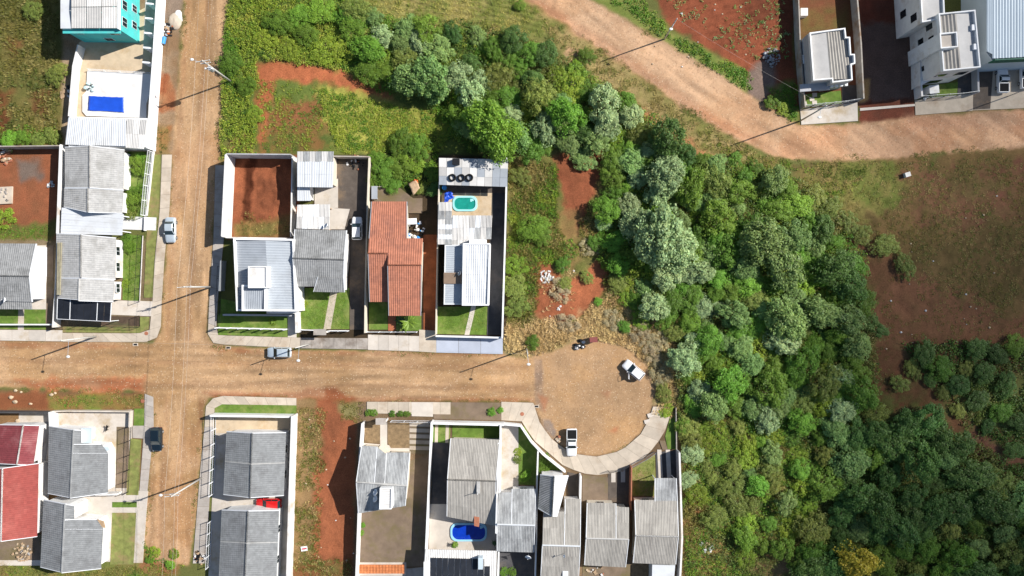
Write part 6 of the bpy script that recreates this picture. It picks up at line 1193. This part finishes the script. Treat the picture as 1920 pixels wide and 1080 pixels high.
# banana-like plant before the red-roofed house
def palm(label, px, py, n, Ls, h, mat, seed=0, name='broad_leaf_plant'):
    r = random.Random(seed); p = P(px, py, h); p.z = 0; o = local(name, label, 'plant', p); MB().tube((0, 0, 0), (0, 0, h), .09, .06).build('stem', MT['bark'], o)
    for k in range(n):
        a = 6.283*k/n+r.uniform(-.2, .2); l = Ls*r.uniform(.75, 1.1); V = []; F_ = []; d = Vector((math.cos(a), math.sin(a), 0)); sd = Vector((-d.y, d.x, 0))
        for j in range(6):
            t = j/5; c = d*l*t+Vector((0, 0, h+l*.5*math.sin(t*2.2)*.6-.15*t)); wd = .2*math.sin(min(1, t*1.1+.08)*math.pi)*l/1.4+.01
            V += [c-sd*wd-Vector((0, 0, wd*.3)), c, c+sd*wd-Vector((0, 0, wd*.3))]
        for j in range(5):
            for q in (0, 1): F_.append((j*3+q, j*3+q+1, j*3+q+4, j*3+q+3))
        b = MB().add(V, F_).build('frond', mat, o)
FR = M('frond_green', (.16, .25, .03), .5, .2, 3); FRD = M('dark_frond', (.05, .11, .03), .5, .2, 3)
palm('leafy banana-like plant before the red-roofed house', 766, 604, 11, 1.9, 1.2, FR, 1); palm('darker broad-leaved plant left of the banana-like plant', 751, 600, 8, 1.3, .8, FRD, 2); palm('small palm beside the white strip below the blue pool', 853, 1021, 9, .6, 1., FR, 3); palm('small dark palm by the wall right of the blue pool', 927, 1018, 9, .7, .9, FRD, 4)
palm('small yellow-green rosette plant left of the lawn with a path', 566, 572, 9, .6, .3, FR, 6); palm('rosette plant in the lawn before the white parapet house', 511, 603, 9, .55, .3, FR, 7)
# ------------------------------------------------------------------ ground cover that nobody could count
VEG = leafmat('ground_cover_leaves', (1, 1, 1), .25, usecol=True, objvar=0)
def pts_in(poly, dens, rng, patch=None, seed=3, excl=(), onroad=False):
    pg = g2(poly); a = np.array(pg); A = np.ptp(a[:, 0])*np.ptp(a[:, 1]); n = int(A*dens)
    x = rng.uniform(a[:, 0].min(), a[:, 0].max(), n); y = rng.uniform(a[:, 1].min(), a[:, 1].max(), n)
    d = sdf(x, y, pg)+1.4*(fbm(x, y, 2.5, seed+50)-.5)*2; k = d < 0
    if patch is not None: k &= fbm(x, y, 3.2, seed)+.25*(rng.rand(n)-.5) > patch
    for e in excl: k &= sdf(x, y, g2(e)) > .1
    k &= (np.abs(x) < GX1-1) & (np.abs(y) < GY1-1)
    ix = np.clip(((x-GX0)/GS).astype(int), 0, nx-1); iy = np.clip(((y-GY0)/GS).astype(int), 0, ny-1)
    if not onroad: k &= (np.minimum(dS, dR)[iy*nx+ix] > .12)
    x, y = x[k], y[k]; return x, y, Z[(iy*nx+ix)[k]]
def cover(name, label, jobs, onroad=False):
    VV = []; FF = []; KK = []; o_ = 0; rng = np.random.RandomState(sum(map(ord, name)))
    for (poly, dens, kind, cols, size, hgt, patch) in jobs:
        x, y, z = pts_in(poly, dens, rng, patch, seed=int(abs(poly[0][0])) % 97, onroad=onroad); n = len(x)
        if n == 0: continue
        cl = np.array([C(*c) for c in cols]); t = np.clip((fbm(x, y, 5, 77)-.5)*2.5+.5+.35*(rng.rand(n)-.5), 0, .999); ci = (t*len(cols)).astype(int); base = cl[ci]*rng.uniform(1.1, 1.6, n)[:, None]
        if kind == 'blade':
            m = 11; a = rng.uniform(0, 6.283, (n, m)); l = size*rng.uniform(.5, 1.2, (n, m)); b0 = np.stack([x[:, None]+.07*np.cos(a), y[:, None]+.07*np.sin(a), np.repeat(z[:, None]-.02, m, 1)], -1)
            tip = b0+np.stack([l*np.cos(a), l*np.sin(a), hgt*rng.uniform(.4, 1.1, (n, m))], -1); sd = np.stack([-np.sin(a), np.cos(a), 0*a], -1)*(size*.055+.008)
            md = b0*.45+tip*.55+np.array([0, 0, hgt*.22]); V = np.stack([b0, md-sd, tip, md+sd], 2).reshape(-1, 3); K = np.repeat(base, m*4, 0)*np.repeat(rng.uniform(.88, 1.12, n*m), 4)[:, None]
        else:
            m = 9; a = rng.uniform(0, 6.283, (n, m)); rr_ = size*1.3*np.sqrt(rng.rand(n, m)); pos = np.stack([x[:, None]+rr_*np.cos(a), y[:, None]+rr_*np.sin(a), z[:, None]+hgt*(1-.5*rr_/(size*1.3))*rng.uniform(.3, 1.1, (n, m))], -1).reshape(-1, 3)
            nr = rng.normal(size=(n*m, 3))*.5+np.array([0, 0, 1]); nr /= np.linalg.norm(nr, axis=1, keepdims=True); V, _ = leaves_np(pos, nr, size*.42*rng.uniform(.6, 1.3, n*m), .6, rng); K = np.repeat(base, m*4, 0)*np.repeat(rng.uniform(.75, 1.25, n*m), 4)[:, None]
        VV.append(V); KK.append(K); FF.append(np.arange(len(V)).reshape(-1, 4)+o_); o_ += len(V)
    return prop(np_mesh(name, np.concatenate(VV), np.concatenate(FF), np.clip(np.concatenate(KK), 0, 1), VEG), label, 'vegetation', None, 'stuff')
OL = [(120, 112, 52), (104, 104, 44), (150, 138, 78), (92, 100, 42)]; GR = [(88, 128, 38), (114, 144, 44), (78, 114, 38), (136, 150, 54)]; YG = [(146, 158, 54), (132, 152, 50), (114, 140, 48), (156, 160, 64)]; DR = [(216, 188, 138), (200, 170, 116), (178, 148, 98), (208, 182, 126)]; FO = [(84, 110, 42), (72, 98, 40), (100, 118, 50), (112, 118, 56)]; MX = [(150, 134, 78), (116, 120, 52), (174, 152, 98), (98, 112, 44)]
cover('tall_grass', 'tall olive grass filling the plot at the upper left', [([(-60, -30), (108, -30), (112, 110), (118, 150), (112, 262), (-60, 265)], 5., 'blade', OL, .42, .42, .36), ([(-60, 235), (105, 238), (108, 266), (-60, 268)], 5, 'leaf', GR, .3, .4, None)])
cover('creeping_cover', 'yellow-green creeping cover on the plot above the middle houses', [([(600, 165), (740, 195), (880, 222), (820, 288), (630, 285)], 18, 'leaf', YG+GR, .2, .34, .32), ([(415, -20), (650, -20), (700, 110), (640, 125), (480, 110), (480, 290), (412, 290)], 16, 'leaf', GR+YG, .24, .8, .26), ([(480, 150), (620, 160), (640, 280), (490, 285)], 4.5, 'blade', GR+YG, .3, .25, .46), ([(600, 100), (760, 120), (750, 180), (690, 165)], 7, 'leaf', GR, .3, .35, .35), ([(696, 295), (820, 290), (820, 350), (700, 350)], 8, 'leaf', GR, .3, .4, .4)])
cover('field_grass', 'short striped grass of the field at the top', [([(660, -30), (960, -30), (1030, 58), (1000, 72), (880, 48), (700, 30)], 9, 'blade', [(180, 168, 92), (140, 146, 60), (118, 132, 52)], .26, .2, .38), ([(760, 35), (900, 45), (1000, 75), (1080, 110), (1200, 195), (1130, 160), (1000, 100), (800, 70)], 6, 'leaf', FO+MX, .3, .4, .3)])
cover('verge_grass', 'rough grass on both verges of the upper dirt road', [([(1000, 25), (1130, 98), (1290, 212), (1400, 276), (1480, 306), (1440, 326), (1330, 300), (1190, 190), (1070, 115)], 7, 'blade', MX, .3, .25, .4), ([(1112, -30), (1190, -30), (1258, 62), (1398, 140), (1410, 165), (1390, 170), (1250, 80)], 10, 'leaf', GR, .26, .35, .3), ([(1440, 170), (1496, 160), (1498, 230), (1475, 222)], 8, 'leaf', GR, .26, .3, .35), ([(1300, 260), (1480, 305), (1640, 300), (1560, 400), (1500, 360), (1400, 320)], 6, 'blade', GR+MX, .32, .3, .36)])
cover('crop_rows', 'green crop tufts in rows on the red field at top right', [([(1225, -20), (1478, -20), (1478, 110), (1410, 108), (1290, 45)], 2.2, 'leaf', [(120, 150, 96), (104, 140, 70), (140, 156, 90)], .26, .3, .5)])
cover('plot_weeds', 'weeds and grass of the overgrown plot beside the tyre-roof house', [([(955, 305), (1040, 305), (1042, 400), (1062, 440), (1050, 490), (1010, 490), (1005, 600), (953, 612)], 13, 'blade', MX+OL+GR, .4, .4, .3), ([(955, 420), (1010, 400), (1090, 460), (1060, 500), (1000, 490), (1000, 590), (955, 590)], 9, 'leaf', GR+OL, .22, .35, .45), ([(1088, 400), (1160, 330), (1170, 640), (1130, 560), (1140, 480), (1090, 480)], 7, 'blade', MX+OL, .4, .4, .35), ([(1010, 500), (1080, 500), (1080, 620), (1020, 610)], 2.5, 'blade', DR, .35, .3, .5)])
cover('dry_grass', 'straw-coloured dry grass around the turning circle', [([(948, 605), (1010, 590), (1070, 610), (1150, 545), (1262, 600), (1272, 770), (1225, 780), (1230, 740), (1215, 685), (1125, 634), (1070, 640), (990, 668), (948, 660)], 9, 'blade', DR, .45, .4, .3), ([(1150, 560), (1270, 600), (1275, 780), (1235, 760), (1215, 680)], 4, 'blade', DR+OL, .4, .4, .4)])
cover('undergrowth', 'mixed undergrowth beneath the woodland trees', [([(640, 5), (760, 45), (1000, 80), (1200, 195), (1290, 285), (1130, 285), (880, 285), (740, 130)], 10, 'leaf', GR+FO, .26, 1.4, None), ([(1130, 290), (1290, 285), (1500, 340), (1620, 480), (1640, 660), (1650, 760), (1550, 850), (1270, 780), (1270, 640), (1120, 480)], 11, 'leaf', GR+FO+OL, .26, 1.5, None), ([(1275, 770), (1440, 800), (1570, 850), (1520, 1000), (1400, 1100), (1285, 1100), (1280, 880)], 15, 'leaf', OL+GR+FO, .22, .9, .2), ([(1540, 840), (1700, 770), (1980, 900), (1980, 1110), (1480, 1110)], 6, 'leaf', FO, .36, 1., None), ([(1690, 640), (1980, 640), (1980, 880), (1800, 800)], 5, 'leaf', FO, .4, .6, .34)])
cover('field_weeds', 'low sparse weeds over the brown field at right', [([(1490, 315), (1980, 285), (1980, 600), (1800, 560), (1620, 450), (1540, 390)], 5, 'blade', OL+MX, .26, .16, .42), ([(1620, 440), (1960, 600), (1960, 690), (1700, 690), (1650, 760), (1640, 600)], 2.2, 'blade', OL, .26, .16, .5)])
cover('lot_weeds', 'weeds on the vacant lots and verges among the houses', [([(557, 765), (612, 765), (600, 1070), (550, 1070)], 7, 'blade', MX+OL, .34, .28, .4), ([(560, 1040), (660, 1050), (660, 1090), (550, 1090)], 5, 'blade', OL+MX, .3, .25, .42), ([(640, 752), (685, 752), (676, 790), (640, 785)], 6, 'blade', OL, .26, .2, .35), ([(268, 1010), (345, 1005), (345, 1060), (265, 1060)], 7, 'leaf', GR, .28, .35, .42), ([(-40, 1062), (330, 1058), (330, 1100), (-40, 1100)], 8, 'blade', GR+OL, .26, .2, .3), ([(88, 740), (270, 738), (270, 766), (95, 766)], 9, 'blade', GR+MX, .2, .14, .38), ([(440, 405), (552, 395), (552, 442), (440, 442)], 4, 'blade', OL, .25, .2, .45), ([(-40, 420), (100, 418), (98, 448), (-40, 450)], 8, 'blade', GR, .22, .16, .3), ([(1275, 870), (1300, 870), (1300, 1090), (1275, 1090)], 7, 'blade', MX+OL, .3, .3, .3), ([(404, 290), (425, 285), (428, 300), (405, 310)], 6, 'leaf', GR, .25, .3, None), ([(290, 240), (322, 240), (318, 288), (290, 288)], 4, 'blade', OL, .25, .2, .45)])
def turf(name, label, polys, cols):
    jobs = [(p, 16, 'blade', cols, .12, .07, None) for p in polys]; o = cover(name, label, jobs); o.location.z = .07; return o
turf('turf_blades', 'short mown turf of the garden lawns', [[(566, 543), (652, 543), (652, 615), (566, 615)], [(822, 578), (910, 578), (908, 624), (822, 622)], [(211, 963), (254, 963), (250, 1055), (209, 1055)], [(290, 292), (302, 292), (286, 556), (272, 556)], [(410, 758), (552, 761), (552, 774), (410, 773)], [(412, 596), (538, 598), (538, 628), (412, 626)], [(1186, 880), (1226, 856), (1228, 928), (1186, 928)], [(234, 444), (264, 446), (260, 560), (232, 558)]], [(112, 140, 44), (134, 152, 56), (98, 128, 40)])

def ribbon(pts, w_): return [(x-w_, y-w_*.6) for x, y in pts]+[(x+w_, y+w_*.6) for x, y in pts[::-1]]
cover('kerb_weeds', 'sparse weeds rooted along the kerbs and street edges', [(ribbon(p, 3), 9, 'blade', MX+OL, .2, .14, pt) for p, pt in (([(412, 120), (411, 270), (403, 300), (400, 440)], .36), ([(325, 290), (320, 400), (311, 480), (305, 560)], .5), ([(390, 650), (470, 656), (560, 658), (690, 660), (940, 667)], .52), ([(374, 800), (368, 900), (362, 1010)], .42), ([(290, 770), (289, 800), (279, 920), (270, 1010)], .46), ([(405, 741), (556, 743)], .52), ([(690, 750), (990, 751)], .54), ([(1215, 790), (1200, 818), (1165, 848), (1118, 858)], .5), ([(1110, 2), (1250, 84), (1400, 178), (1480, 230)], .45), ([(1030, 26), (1130, 91), (1290, 206), (1400, 271)], .42), ([(1500, 302), (1700, 292), (1900, 275)], .42), ([(335, 130), (345, 40), (350, 0)], .5), ([(0, 728), (130, 731), (268, 735)], .45))], True)
# ------------------------------------------------------------------ the passing cloud whose shadow dims the right of the scene
def cloud():
    m = bpy.data.materials.new('cloud_vapour'); m.use_nodes = True; n = m.node_tree; n.nodes.remove(n.nodes['Principled BSDF'])
    v = n.nodes.new('ShaderNodeVolumeScatter'); v.inputs['Color'].default_value = (.95, .95, .96, 1); v.inputs['Density'].default_value = .026; v.inputs['Anisotropy'].default_value = .5
    n.links.new(v.outputs[0], n.nodes['Material Output'].inputs['Volume'])
    z = 330.; off = SUN*(z/SUN.z); b = MB(); r = random.Random(3)
    for px, py, rx, ry, rz in CLOUD:
        c = P(px, py)+off; b.ball((c.x, c.y, z), rx, ry, rz, 28, 16, 0.)
    o = b.build('cloud', m, kind='structure', smooth=True); return o
CLOUD = [(1960, 430, 27, 17, 22), (1990, 620, 36, 27, 32), (1990, 1010, 39, 27, 32), (1880, 140, 27, 24, 10)]
cloud()
